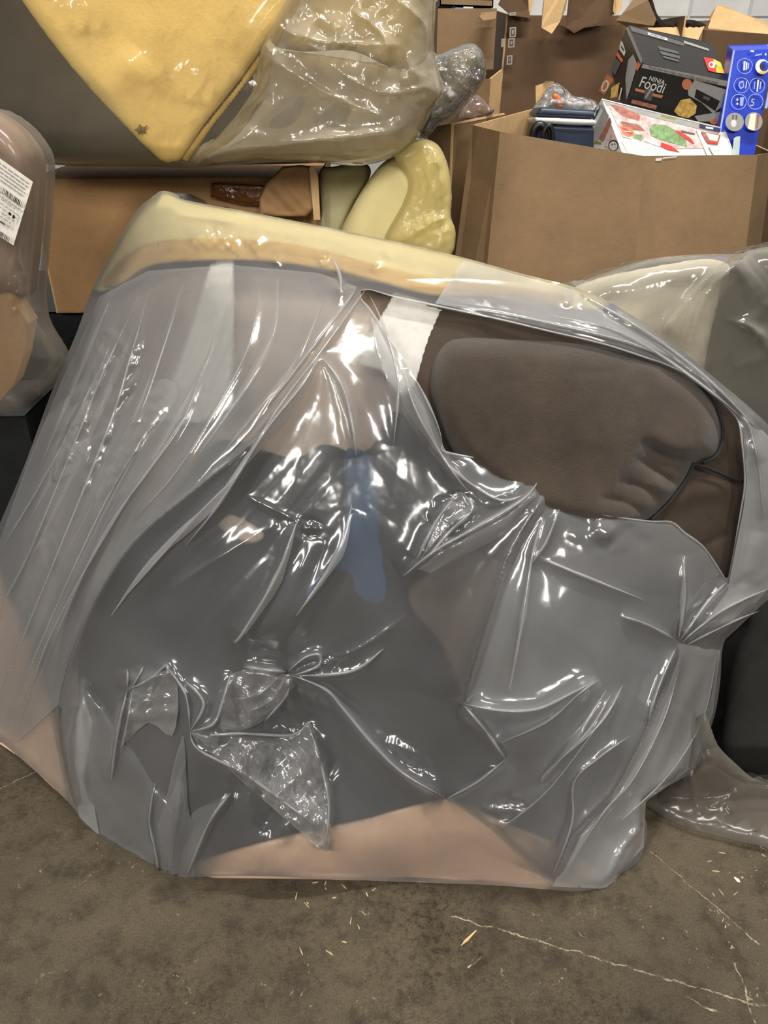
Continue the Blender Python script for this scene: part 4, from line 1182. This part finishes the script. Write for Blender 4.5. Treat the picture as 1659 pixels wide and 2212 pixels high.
# (neighbouring faces: the one towards D beside C is the narrow end seen on the left)
pp = (A, (B - A).cross(C - A).normalized())
lp = (A, (C - A).cross(D - A).normalized())
art('printed_artwork', pp, [
    ('ink_grey', [(1302, 215), (1558, 275), (1552, 290), (1310, 228)]), ('ink_olive', [(1430, 246), (1462, 253), (1458, 260), (1426, 253)]),
    ('ink_sage', [(1342, 305), (1365, 300), (1470, 330), (1520, 340), (1540, 352), (1360, 338)]),
    ('ink_pink', [(1314, 228), (1500, 280), (1520, 320), (1440, 322), (1345, 296)]),
    ('ink_meat', [(1318, 226), (1340, 230), (1384, 250), (1380, 262), (1345, 252), (1330, 240)]), ('ink_meat', [(1340, 262), (1380, 270), (1394, 284), (1370, 282), (1346, 274)]),
    ('ink_copper', [(1338, 272), (1362, 276), (1372, 292), (1356, 296), (1344, 288)]), ('ink_red', [(1342, 276), (1352, 278), (1366, 288), (1362, 292), (1350, 284)]), ('ink_white', [(1346, 283), (1362, 284), (1362, 286), (1348, 285)]),
    ('ink_green', [(1402, 280), (1412, 268), (1440, 272), (1462, 284), (1480, 300), (1484, 318), (1462, 312), (1430, 304), (1406, 294)]),
    ('ink_white', [(1390, 297), (1424, 310), (1426, 318), (1408, 312), (1392, 305)]), ('ink_green', [(1366, 288), (1388, 294), (1386, 304), (1368, 298)]),
    ('ink_red', [(1428, 308), (1450, 316), (1468, 330), (1440, 324), (1426, 317)]), ('ink_red', [(1456, 282), (1470, 285), (1492, 300), (1500, 312), (1488, 306), (1470, 294)]),
    ('ink_dgrey', [(1470, 282), (1500, 289), (1500, 292), (1472, 286)]), ('ink_white', [(1502, 280), (1510, 282), (1540, 345), (1530, 345)]),
    ('ink_meat', [(1512, 284), (1556, 292), (1550, 312), (1526, 308)]), ('ink_cream', [(1524, 288), (1552, 294), (1548, 306), (1532, 303)]), ('ink_red', [(1526, 304), (1550, 309), (1550, 313), (1528, 310)]),
    ('ink_navy', [(1510, 268), (1556, 278), (1554, 286), (1510, 276)]), ('ink_white', [(1524, 274), (1540, 277), (1539, 281), (1523, 278)]),
    ('ink_sage', [(1528, 315), (1552, 318), (1550, 340), (1540, 336)]),
], fg['picture_panel'])
art('printed_artwork', lp, [
    ('ink_grey', [(1300, 224), (1316, 250), (1290, 308), (1262, 304)]), ('ink_sage', [(1300, 232), (1302, 240), (1272, 302), (1264, 300)]), ('ink_navy', disc(1285, 247, 5, 24, rot=0.46)), ('ink_white', disc(1277, 262, 2.5, 7, rot=0.46)), ('ink_white', disc(1285, 247, 2.5, 5, rot=0.46)), ('ink_white', disc(1292, 233, 2.5, 5, rot=0.46)),
    ('ink_meat', [(1318, 252), (1322, 264), (1304, 306), (1294, 300), (1306, 276)]), ('ink_olive', [(1280, 304), (1300, 306), (1300, 312), (1282, 310)]), ('ink_pink', [(1320, 268), (1340, 320), (1306, 316)]),
    ('ink_black', disc(1326, 314, 11, 12)), ('ink_white', disc(1326, 315, 9, 10)), ('ink_dgrey', [(1322, 310), (1325, 310), (1325, 314), (1322, 314)]), ('ink_dgrey', [(1328, 309), (1330, 309), (1331, 313), (1328, 313)]),
], fg['top_panel'])

# blue carton
bb_ = thing('blue_carton', 'tall blue carton with round icons standing in the big open carton', 'box', (1.1, 2.4, 1.1))
A, B = P(1584, 109, 2.42), P(1672, 106, 2.42)
C = P(1541, 362, 2.37)
D = A + Vector((0.01, 0.07, 0.012))
bgc = carton(bb_, A, B, C, D, M['ink_blue'], edge=M['ink_lblue'])
pl = (A, (B - A).cross(C - A).normalized())
sh = []
for (cx, cy) in ((1608, 143), (1600, 185), (1633, 186), (1593, 221), (1628, 221)):
    sh += ringparts('ink_lblue', cx, cy, 17, 1.4)
sh += [('ink_white', [(1602, 134), (1606, 134), (1605, 154), (1601, 154)]), ('ink_white', [(1607, 136), (1610, 136), (1609, 153), (1606, 153)]), ('ink_lblue', [(1611, 138), (1614, 138), (1613, 150), (1610, 150)]),
       ('ink_cream', disc(1642, 146, 15, 16)), ('ink_yellow', [(1634, 158), (1650, 154), (1654, 150), (1650, 160), (1640, 162)]), ('ink_blue', disc(1646, 145, 10, 11)), ('ink_navy', disc(1643, 146, 6, 7)), ('ink_lblue', [(1650, 134), (1656, 134), (1656, 138), (1650, 138)]),
       ('ink_lblue', [(1593, 178), (1601, 176), (1603, 190), (1595, 195), (1590, 186)]), ('ink_blue', [(1595, 181), (1600, 180), (1601, 188), (1596, 191), (1593, 186)]), ('ink_white', [(1607, 178), (1609, 178), (1607, 193), (1605, 193)]),
       ('ink_white', [(1631, 174), (1635, 174), (1632, 200), (1629, 200)]), ('ink_lblue', [(1637, 178), (1640, 178), (1638, 194), (1635, 194)]), ('ink_lblue', [(1625, 178), (1627, 178), (1625, 194), (1623, 194)]),
       ('ink_white', disc(1588, 217, 2, 3)), ('ink_white', disc(1588, 226, 2, 3)), ('ink_lblue', [(1594, 212), (1602, 212), (1600, 230), (1593, 230)]),
       ('ink_grey', disc(1582, 265, 20, 20)), ('ink_white', disc(1580, 268, 6, 8)), ('ink_dgrey', [(1577, 250), (1581, 250), (1580, 260), (1577, 260)]), ('ink_dgrey', [(1584, 250), (1588, 250), (1587, 260), (1584, 260)]),
       ('ink_grey', disc(1623, 264, 19, 20)), ('ink_cream', [(1616, 248), (1628, 246), (1624, 283), (1610, 280)]), ('ink_meat', [(1630, 247), (1635, 250), (1632, 276), (1628, 280)]),
       ('ink_sage', [(1580, 300), (1587, 296), (1594, 296), (1591, 345), (1576, 345)]), ('ink_lblue', [(1655, 190), (1659, 190), (1652, 236), (1646, 236)]), ('ink_white', [(1616, 111), (1624, 112), (1622, 116), (1615, 114)]), ('ink_lblue', [(1625, 121), (1640, 118), (1640, 121), (1626, 124)]), ('ink_white', disc(1648, 120, 2, 3))]
art('printed_icons', pl, sh, bgc['front_panel'])
lettering('5', pl, (1619, 229), (1640, 229), 20, 'ink_white', bgc['front_panel'])

# navy case, black hose, crumpled wrapper, torn board
nv = thing('tool_case', 'navy plastic case with a pale stripe at the left end of the big open carton', 'case', (0.5, 2.5, 1.2))
blob('case_lid', [(1164, 236), (1172, 231), (1250, 236), (1300, 240), (1300, 258), (1240, 256), (1160, 253)], 2.46, 0.02, 0.16, M['navy'], nv, step=4, rim=7, smooth_n=2)
blob('stripe', [(1155, 253), (1240, 256), (1300, 259), (1300, 272), (1230, 271), (1155, 266)], 2.445, 0.012, 0.16, M['offwhite'], nv, step=4, rim=5, smooth_n=0)
blob('case_base', [(1154, 265), (1230, 270), (1300, 272), (1300, 300), (1290, 330), (1150, 325)], 2.46, 0.02, 0.16, M['navy'], nv, step=4, rim=7, smooth_n=0)
hz = thing('hose', 'black rubber hose looped in front of the navy case', 'hose', (0.5, 2.4, 1.1))


def tube(name, pts, r, mat, parent=None, n=10):
    pts = [Vector(p) for p in catmull([p[:] for p in pts], 5, False)]
    V, Fc = [], []
    for i, p in enumerate(pts):
        t = (pts[min(i + 1, len(pts) - 1)] - pts[max(i - 1, 0)]).normalized()
        s = t.orthogonal().normalized() if i == 0 else (s - t * s.dot(t)).normalized()
        w = t.cross(s)
        rad = r[i * len(r) // len(pts)] if isinstance(r, (list, tuple)) else r
        for k in range(n):
            a = 2 * math.pi * k / n
            V.append((p + s * math.cos(a) * rad + w * math.sin(a) * rad)[:])
    for i in range(len(pts) - 1):
        for k in range(n):
            Fc.append([i * n + k, i * n + (k + 1) % n, (i + 1) * n + (k + 1) % n, (i + 1) * n + k])
    Fc.append(list(range(n))[::-1])
    Fc.append(list(range((len(pts) - 1) * n, len(pts) * n)))
    return build(name, V, Fc, mat, parent, smooth=True)


tube('loop', [P(1150, 330, 2.40), P(1152, 285, 2.40), P(1166, 270, 2.40), P(1178, 285, 2.40), P(1182, 330, 2.40)], 0.012, M['black_rubber'], hz)
tube('loop', [P(1176, 330, 2.38), P(1174, 290, 2.38), P(1186, 270, 2.38), P(1194, 290, 2.38), P(1192, 330, 2.38)], 0.007, M['black_rubber'], hz)
wr = thing('wrapper', 'crumpled clear wrapper with an orange mark behind the navy case', 'wrapper', (0.55, 2.6, 1.2))
blob('film', [(1150, 238), (1165, 215), (1180, 192), (1198, 178), (1220, 190), (1240, 207), (1262, 210), (1290, 222), (1292, 250), (1240, 262), (1160, 262)], 2.66, 0.05, 0.05, film_mat('crumpled_wrapper', 0.5, 0.3, tint=(245,245,245), rough=0.08, crinkle=0.9, cscale=60, gloss=3.0), wr, step=3, rim=22, wave=0.022, wave_px=26, seed=4)
blob('orange_mark', [(1194, 205), (1203, 202), (1214, 218), (1216, 232), (1204, 234), (1196, 222)], 2.61, 0.004, 0.004, M['ink_orange'], wr, step=3, rim=6, wave=0.004, wave_px=14)
blob('white_paper', [(1222, 220), (1240, 212), (1262, 216), (1290, 226), (1290, 245), (1230, 245)], 2.65, 0.02, 0.02, M['ink_white'], wr, step=3, rim=10, wave=0.010, wave_px=20)
for run in ([(1604, 1040), (1560, 1024), (1520, 1008), (1497, 1004)], [(1500, 1000), (1484, 1034), (1450, 1082), (1408, 1124)], [(1505, 822), (1545, 872), (1562, 930), (1552, 980), (1520, 1000)]):
    tube('seam', [P(x, y, float(BAGY(np.array(x), np.array(y))) + 0.022) for x, y in run], 0.0035, M['dust_cover'], sofa, 8)
tb = plate('board_scrap', [P(1158, 250, 2.71), P(1157, 186, 2.71), P(1172, 181, 2.71), P(1182, 175, 2.70), P(1196, 176, 2.71), P(1200, 250, 2.71)], 0.005, M['kraft_light'])
tag(tb, 'small torn cardboard scrap standing behind the crumpled wrapper', 'cardboard')

# ================================================================== BOXES AT THE BACK
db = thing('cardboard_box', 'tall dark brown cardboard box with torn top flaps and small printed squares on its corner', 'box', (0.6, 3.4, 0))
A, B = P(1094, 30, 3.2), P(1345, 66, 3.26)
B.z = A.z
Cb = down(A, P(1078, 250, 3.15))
plate('front_panel', [P(1094, 30, 3.2), P(1112, 35, 3.2), P(1160, 40, 3.2), P(1222, 58, 3.2), P(1240, 72, 3.2), P(1262, 60, 3.2), P(1290, 56, 3.2), P(1345, 52, 3.2), Vector((1.05, 3.2, 0.002)), Vector((Cb.x, 3.16, 0.002))], 0.006, M['kraft_dark_shaded'], db)
plate('left_panel', [P(1094, 30, 3.2), P(1070, 22, 3.5), Vector((P(1064, 250, 3.5).x, 3.5, 0.002)), Vector((Cb.x, 3.16, 0.002))], 0.006, M['kraft_dark_shaded'], db)
plate('right_panel', [Vector((1.05, 3.2, 1.6)), Vector((1.05, 3.6, 1.6)), Vector((1.05, 3.6, 0.002)), Vector((1.05, 3.2, 0.002))], 0.006, M['kraft_dark_shaded'], db)
plate('back_panel', [Vector((0.5, 3.6, 1.62)), Vector((1.05, 3.6, 1.62)), Vector((1.05, 3.6, 0.002)), Vector((0.5, 3.6, 0.002))], 0.006, M['kraft_dark_shaded'], db)
pfl = [('dark', 'kraft_dark_shaded', [(1076, 10), (1100, -40), (1140, -40), (1142, 20), (1146, 40), (1100, 30)], 3.15), ('tan', 'kraft_light', [(1130, -40), (1165, -40), (1150, 10), (1144, 38), (1136, 20)], 3.17),
       ('strip', 'kraft_light', [(1180, -40), (1232, -40), (1222, 20), (1210, 46), (1192, 73), (1170, 60), (1172, 20)], 3.10), ('big', 'kraft_dark_shaded', [(1232, -40), (1330, -40), (1328, 30), (1290, 50), (1262, 58), (1240, 66), (1222, 60)], 3.14),
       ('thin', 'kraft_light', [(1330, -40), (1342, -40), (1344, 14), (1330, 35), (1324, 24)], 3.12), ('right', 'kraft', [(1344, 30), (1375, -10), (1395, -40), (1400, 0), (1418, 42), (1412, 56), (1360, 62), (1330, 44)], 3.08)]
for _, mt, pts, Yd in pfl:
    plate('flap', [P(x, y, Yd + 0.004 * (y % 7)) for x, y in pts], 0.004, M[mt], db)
prn = (P(1094, 30, 3.2), Vector((0.02, -1, 0.0)).normalized())
for (x, y, w, h) in ((1101, 27, 14, 7), (1101, 59, 14, 22), (1098, 83, 14, 20), (1095, 120, 12, 20), (1083, 84, 6, 18)):
    sq = [('ink_grey', [(x, y), (x + w, y - 1), (x + w - 1, y + h - 1), (x - 1, y + h)]), ('kraft_dark_shaded', [(x + 2.5, y + 2.5), (x + w - 3, y + 2), (x + w - 3.5, y + h - 3.5), (x + 2, y + h - 3)])]
    if h > 10 and w > 8:
        sq.append(('ink_grey', [(x + 5, y + 6), (x + w - 5, y + 6), (x + w - 6, y + h - 7), (x + 5, y + h - 7)]))
    art('printed_square', (P(1094, 30, 3.155), prn[1]), sq, db, lift=0.002)
fu = blob('fur_trim', [(1384, -40), (1398, -40), (1410, 0), (1422, 34), (1445, 48), (1490, 42), (1525, 54), (1500, 66), (1440, 66), (1410, 58), (1396, 10)], 3.30, 0.03, 0.03, M['fur'], step=3, rim=8, wave=0.02, wave_px=9, seed=2)
tag(fu, 'strip of dark brown fur trim hanging over the back boxes before the white wall', 'trim')

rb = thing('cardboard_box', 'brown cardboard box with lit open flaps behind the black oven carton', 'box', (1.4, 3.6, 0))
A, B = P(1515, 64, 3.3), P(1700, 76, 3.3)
plate('front_panel', [A, B, Vector((B.x, 3.3, 0.002)), Vector((A.x, 3.3, 0.002))], 0.006, M['kraft_dark_shaded'], rb)
plate('left_panel', [A, P(1490, 50, 3.7), Vector((P(1490, 50, 3.7).x, 3.7, 0.002)), Vector((A.x, 3.3, 0.002))], 0.006, M['kraft_dark_shaded'], rb)
plate('back_panel', [Vector((1.35, 3.75, A.z)), Vector((1.9, 3.75, A.z)), Vector((1.9, 3.75, 0.002)), Vector((1.35, 3.75, 0.002))], 0.006, M['kraft_dark_shaded'], rb)
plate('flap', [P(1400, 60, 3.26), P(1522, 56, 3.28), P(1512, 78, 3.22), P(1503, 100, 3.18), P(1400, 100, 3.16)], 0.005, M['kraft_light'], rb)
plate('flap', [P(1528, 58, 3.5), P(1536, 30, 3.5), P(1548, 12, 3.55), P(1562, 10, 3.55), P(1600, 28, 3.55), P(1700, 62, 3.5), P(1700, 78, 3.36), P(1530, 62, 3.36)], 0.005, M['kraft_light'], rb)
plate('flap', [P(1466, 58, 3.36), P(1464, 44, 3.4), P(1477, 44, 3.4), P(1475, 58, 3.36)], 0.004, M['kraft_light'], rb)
plate('flap', [P(1476, 62, 3.34), P(1480, 46, 3.4), P(1535, 44, 3.4), P(1528, 62, 3.34)], 0.004, M['kraft_dark_shaded'], rb)

lb_ = thing('cardboard_box', 'tan cardboard box left of the dark box, crossed by a slanting shadow', 'box', (0.2, 3.2, 0))
A, B = P(946, 18, 2.95), P(1073, 26, 2.95)
carton(lb_, A, Vector((B.x, 2.95, A.z)), Vector((A.x, 2.95, 0.002)), A + Vector((-0.02, 0.4, 0)), M['kraft'], skip=('top_panel',))
plate('flap', [P(1040, 27, 2.93), P(1073, 24, 2.93), P(1071, 40, 2.90), P(1044, 44, 2.90), P(1036, 36, 2.91)], 0.004, M['kraft'], lb_)
tl_ = thing('small_carton', 'small brown carton with a blue and white edge lying on the tan cardboard box', 'box', P(1010, 22, 3.05))
carton(tl_, P(950, -6, 3.0), P(1066, -2, 3.0), P(950, 12, 3.0), P(950, -6, 3.0) + Vector((0, 0.25, 0)), M['kraft'])
tl2 = thing('small_carton', 'tiny blue and white carton poking out on top of the tan cardboard box', 'box', P(1000, 24, 2.99))
carton(tl2, P(980, 13, 2.975), P(1022, 14, 2.975), P(980, 23, 2.975), P(980, 13, 2.975) + Vector((0, 0.1, 0)), M['ink_lblue'])
art('printed_band', (P(1000, 14, 2.974), Vector((0, -1, 0))), [('ink_white', [(1001, 14), (1022, 15), (1022, 23), (1001, 22)])], tl2)

# pinkish open carton and plain carton under the wrapped bundle
pc = thing('cardboard_box', 'small open pale carton under the stretch-wrapped bundle', 'box', (0.3, 2.7, 0))
t0, t1, t2 = P(1030, 172, 2.72), P(1060, 170, 2.68), P(1085, 150, 2.80)
for nm_, a, b, mt in (('front_panel', P(1000, 172, 2.70), t1, 'kraft'), ('right_panel', t1, t2, 'kraft_light'), ('back_panel', P(1010, 150, 2.95), P(1085, 150, 2.80), 'kraft_dark_shaded'), ('left_panel', P(1000, 172, 2.70), P(1010, 150, 2.95), 'kraft')):
    plate(nm_, [a, b, Vector((b.x, b.y, 0.002)), Vector((a.x, a.y, 0.002))], 0.005, M[mt], pc, out=Vector(((a.x + b.x) / 2 - 0.33, (a.y + b.y) / 2 - 2.83, 0)))
pf = blob('plastic_sheet', [(990, 262), (1005, 225), (1030, 205), (1056, 228), (1068, 238), (1056, 252), (1020, 258)], 2.6, 0.03, 0.03, film_mat('rosy_polythene', 0.35, 0.4, tint=(214, 186, 176), crinkle=0.7, cscale=50), step=4, rim=14, wave=0.008, wave_px=26)
tag(pf, 'rosy crumpled plastic sheet in the gap below the stretch-wrapped bundle', 'plastic')
mb_ = thing('cardboard_box', 'plain cardboard box in the gap between the yellow cushion and the big open carton', 'box', (0.28, 2.6, 0))
k0, k1, k2 = P(925, 276, 2.52), P(978, 266, 2.44), P(1090, 244, 2.66)
k3 = k0 + (k2 - k1)
for nm_, a, b in (('left_panel', k0, k1), ('front_panel', k1, k2), ('right_panel', k2, k3), ('back_panel', k3, k0)):
    plate(nm_, [a, b, Vector((b.x, b.y, 0.002)), Vector((a.x, a.y, 0.002))], 0.005, M['kraft'], mb_, out=Vector(((a.x + b.x) / 2 - (k0.x + k2.x) / 2, (a.y + b.y) / 2 - (k0.y + k2.y) / 2, 0)))
plate('top_flap', [k0, k1, k2, k3], 0.005, M['kraft'], mb_, out=Vector((0, 0, 1)))
sw = thing('wrapped_bundle', 'silvery stretch-wrapped bundle with a gathered tail beside the big yellow bag', 'bundle', (0.22, 2.4, 1.2))
blob('contents', [(935, 180), (950, 140), (985, 112), (1020, 104), (1038, 118), (1040, 160), (1015, 205), (980, 230), (930, 262), (915, 262), (925, 220)], 2.42, 0.05, 0.06, soft_mat('grey_padding', (150, 140, 122), 0.25, 30, 0.9, 100, 0.4), sw, step=5, rim=30)
blob('stretch_wrap', [(915, 120), (932, 100), (945, 118), (980, 104), (1010, 94), (1030, 98), (1045, 120), (1050, 160), (1036, 190), (1010, 222), (985, 250), (950, 268), (930, 290), (905, 300), (900, 285), (915, 250), (918, 200)], 2.40, 0.09, 0.10, M['film_tape'], sw, step=3, rim=35, wave=0.022, wave_px=36, seed=6,
     feats=[('ridge', [(1040, 110), (1046, 160), (1010, 215), (940, 270)], 6, 0.02), ('ridge', [(930, 200), (980, 190), (1020, 160)], 5, 0.012), ('ridge', [(905, 290), (950, 240), (990, 200)], 5, 0.012), ('crumple', 940, 250, 60, 50, 0, 0.016, 24, 3)])

# ================================================================== RIGHT-HAND BAGS
rs = thing('sofa_section', 'black-green cloth sofa arm standing at the right edge behind the torn bag', 'sofa', (0.95, 1.6, 0))
blob('arm_body', [(1560, 1640), (1562, 1560), (1572, 1470), (1590, 1400), (1615, 1340), (1600, 1250), (1640, 1200), (1700, 1000), (1760, 980), (1800, 1200), (1800, 1650), (1740, 1700), (1655, 1690), (1620, 1675), (1585, 1668)], lambda x, y: 1.28 + 0.34 * np.clip((1610 - y) / 320.0, 0, 1), 0.04, 0.28, M['dark_cloth'], rs, step=8, rim=60,
     feats=[('ridge', [(1665, 1370), (1640, 1405), (1610, 1430)], 6, -0.01)])
blob('arm_top', [(1480, 900), (1560, 800), (1592, 660), (1600, 575), (1680, 560), (1760, 600), (1780, 1000), (1700, 1100), (1560, 1050)], 1.74, 0.05, 0.26, M['dust_cover'], rs, step=9, rim=60)
blob('lining', [(1240, 690), (1245, 630), (1300, 600), (1450, 570), (1540, 560), (1580, 590), (1540, 700), (1520, 850), (1560, 1000), (1480, 960), (1360, 780)], 1.80, 0.03, 0.18, soft_mat('cream_lining', (226, 218, 198), 0.05, 8, 0.9, 200, 0.2), rs, step=9, rim=40)
rbag = blob('plastic_bag', [(1225, 640), (1232, 608), (1260, 606), (1300, 592), (1400, 560), (1500, 550), (1594, 548), (1618, 540), (1680, 532), (1790, 540), (1810, 900), (1790, 1150), (1640, 1120), (1540, 960), (1400, 800), (1260, 690)],
            1.72, 0.09, 0.40, film_mat('cream_polythene', 0.2, 0.40, tint=(238, 232, 218), rough=0.12), step=5, rim=60, smooth_n=3, back_step=16, wave=0.004, wave_px=110, seed=12,
            feats=[('lap', [(1430, 720), (1510, 620), (1600, 548)], 26, 0.05, 0.1), ('lap', [(1480, 760), (1520, 640), (1615, 545)], 22, 0.04, 0.1), ('ridge', [(1532, 655), (1540, 700), (1520, 740)], 6, 0.012), ('ridge', [(1560, 690), (1620, 705), (1665, 740)], 8, 0.018),
                   ('ridge', [(1600, 690), (1650, 740), (1670, 780)], 8, 0.018), ('ridge', [(1570, 800), (1640, 775), (1660, 770)], 7, 0.012), ('crumple', 1620, 660, 80, 100, 0, 0.008, 60, 4), ('ridge', [(1380, 690), (1430, 680), (1470, 650)], 8, -0.01), ('round', [(1290, 620), (1400, 640), (1480, 620)], 30, 0.012)])
tag(rbag, 'cream-tinted plastic bag over the sofa arm behind the upper right of the torn bag', 'bag')
lbag = blob('plastic_bag', [(1385, 1730), (1420, 1720), (1480, 1660), (1505, 1600), (1520, 1540), (1535, 1570), (1552, 1612), (1590, 1650), (1622, 1678), (1652, 1688), (1700, 1690), (1800, 1760), (1800, 1880), (1659, 1832), (1590, 1815), (1500, 1792), (1440, 1768)],
            lambda x, y: np.minimum(1.20, FYN(y) - 0.004), 0.03, 0.12, M['film_grey'], step=4.5, rim=46, smooth_n=3, back_step=14, wave=0.004, wave_px=70, seed=14,
            feats=[('ridge', [(1505, 1648), (1530, 1640), (1552, 1636)], 5, 0.016), ('ridge', [(1525, 1740), (1570, 1725), (1610, 1700)], 6, 0.016), ('ridge', [(1490, 1660), (1500, 1720), (1515, 1760)], 6, 0.012), ('ridge', [(1565, 1735), (1585, 1755)], 4, 0.010), ('crumple', 1530, 1640, 40, 30, 0, 0.010, 24, 4)])
tag(lbag, 'grey slack plastic bag bottom lying on the floor at the lower right', 'bag')
lfoot = blob('sofa_section', [(1420, 1735), (1480, 1690), (1530, 1650), (1600, 1690), (1700, 1710), (1800, 1770), (1800, 1860), (1659, 1815), (1560, 1796), (1470, 1770)], lambda x, y: np.minimum(1.225, FYN(y) + 0.012), 0.01, 0.10, M['brown_cloth'], step=8, rim=40)
tag(lfoot, 'brown cloth sofa base inside the grey slack bag at the lower right', 'sofa')

# ================================================================== SCRAPS ON THE FLOOR
def splinter(px, py, ln, ang, w=0.004, mat='kraft_edge'):
    p = FL(px, py)
    u = Vector((math.cos(ang), math.sin(ang), 0))
    v = Vector((-u.y, u.x, 0))
    pts = [p - u * ln / 2, p - u * ln * 0.2 + v * w / 2, p + u * ln / 2 + v * w / 5, p + u * ln / 2 - v * w / 5, p - u * ln * 0.1 - v * w / 2]
    return plate('splinter', [q + Vector((0, 0, 0.003)) for q in pts], 0.0025, M[mat], out=Vector((0, 0, 1)))


tag(splinter(1012, 2028, 0.045, 0.75, 0.005), 'pale wood splinter on the floor in front of the torn bag', 'splinter')
tag(splinter(1592, 1902, 0.014, 2.2, 0.008, 'ink_cream'), 'cream paper crumb on the floor at the lower right', 'scrap')
rr = random.Random(11)
for i in range(26):
    x, y = rr.uniform(640, 900), rr.uniform(1905, 2060)
    if i > 15:
        x, y = rr.uniform(1530, 1650), rr.uniform(1800, 2030)
    tag(splinter(x, y, rr.uniform(0.005, 0.018), rr.uniform(0, 3.1), rr.uniform(0.0015, 0.0035), 'straw'),
        'tiny pale paper shred on the floor by the bags', 'shred', 'pale paper shreds on the floor')
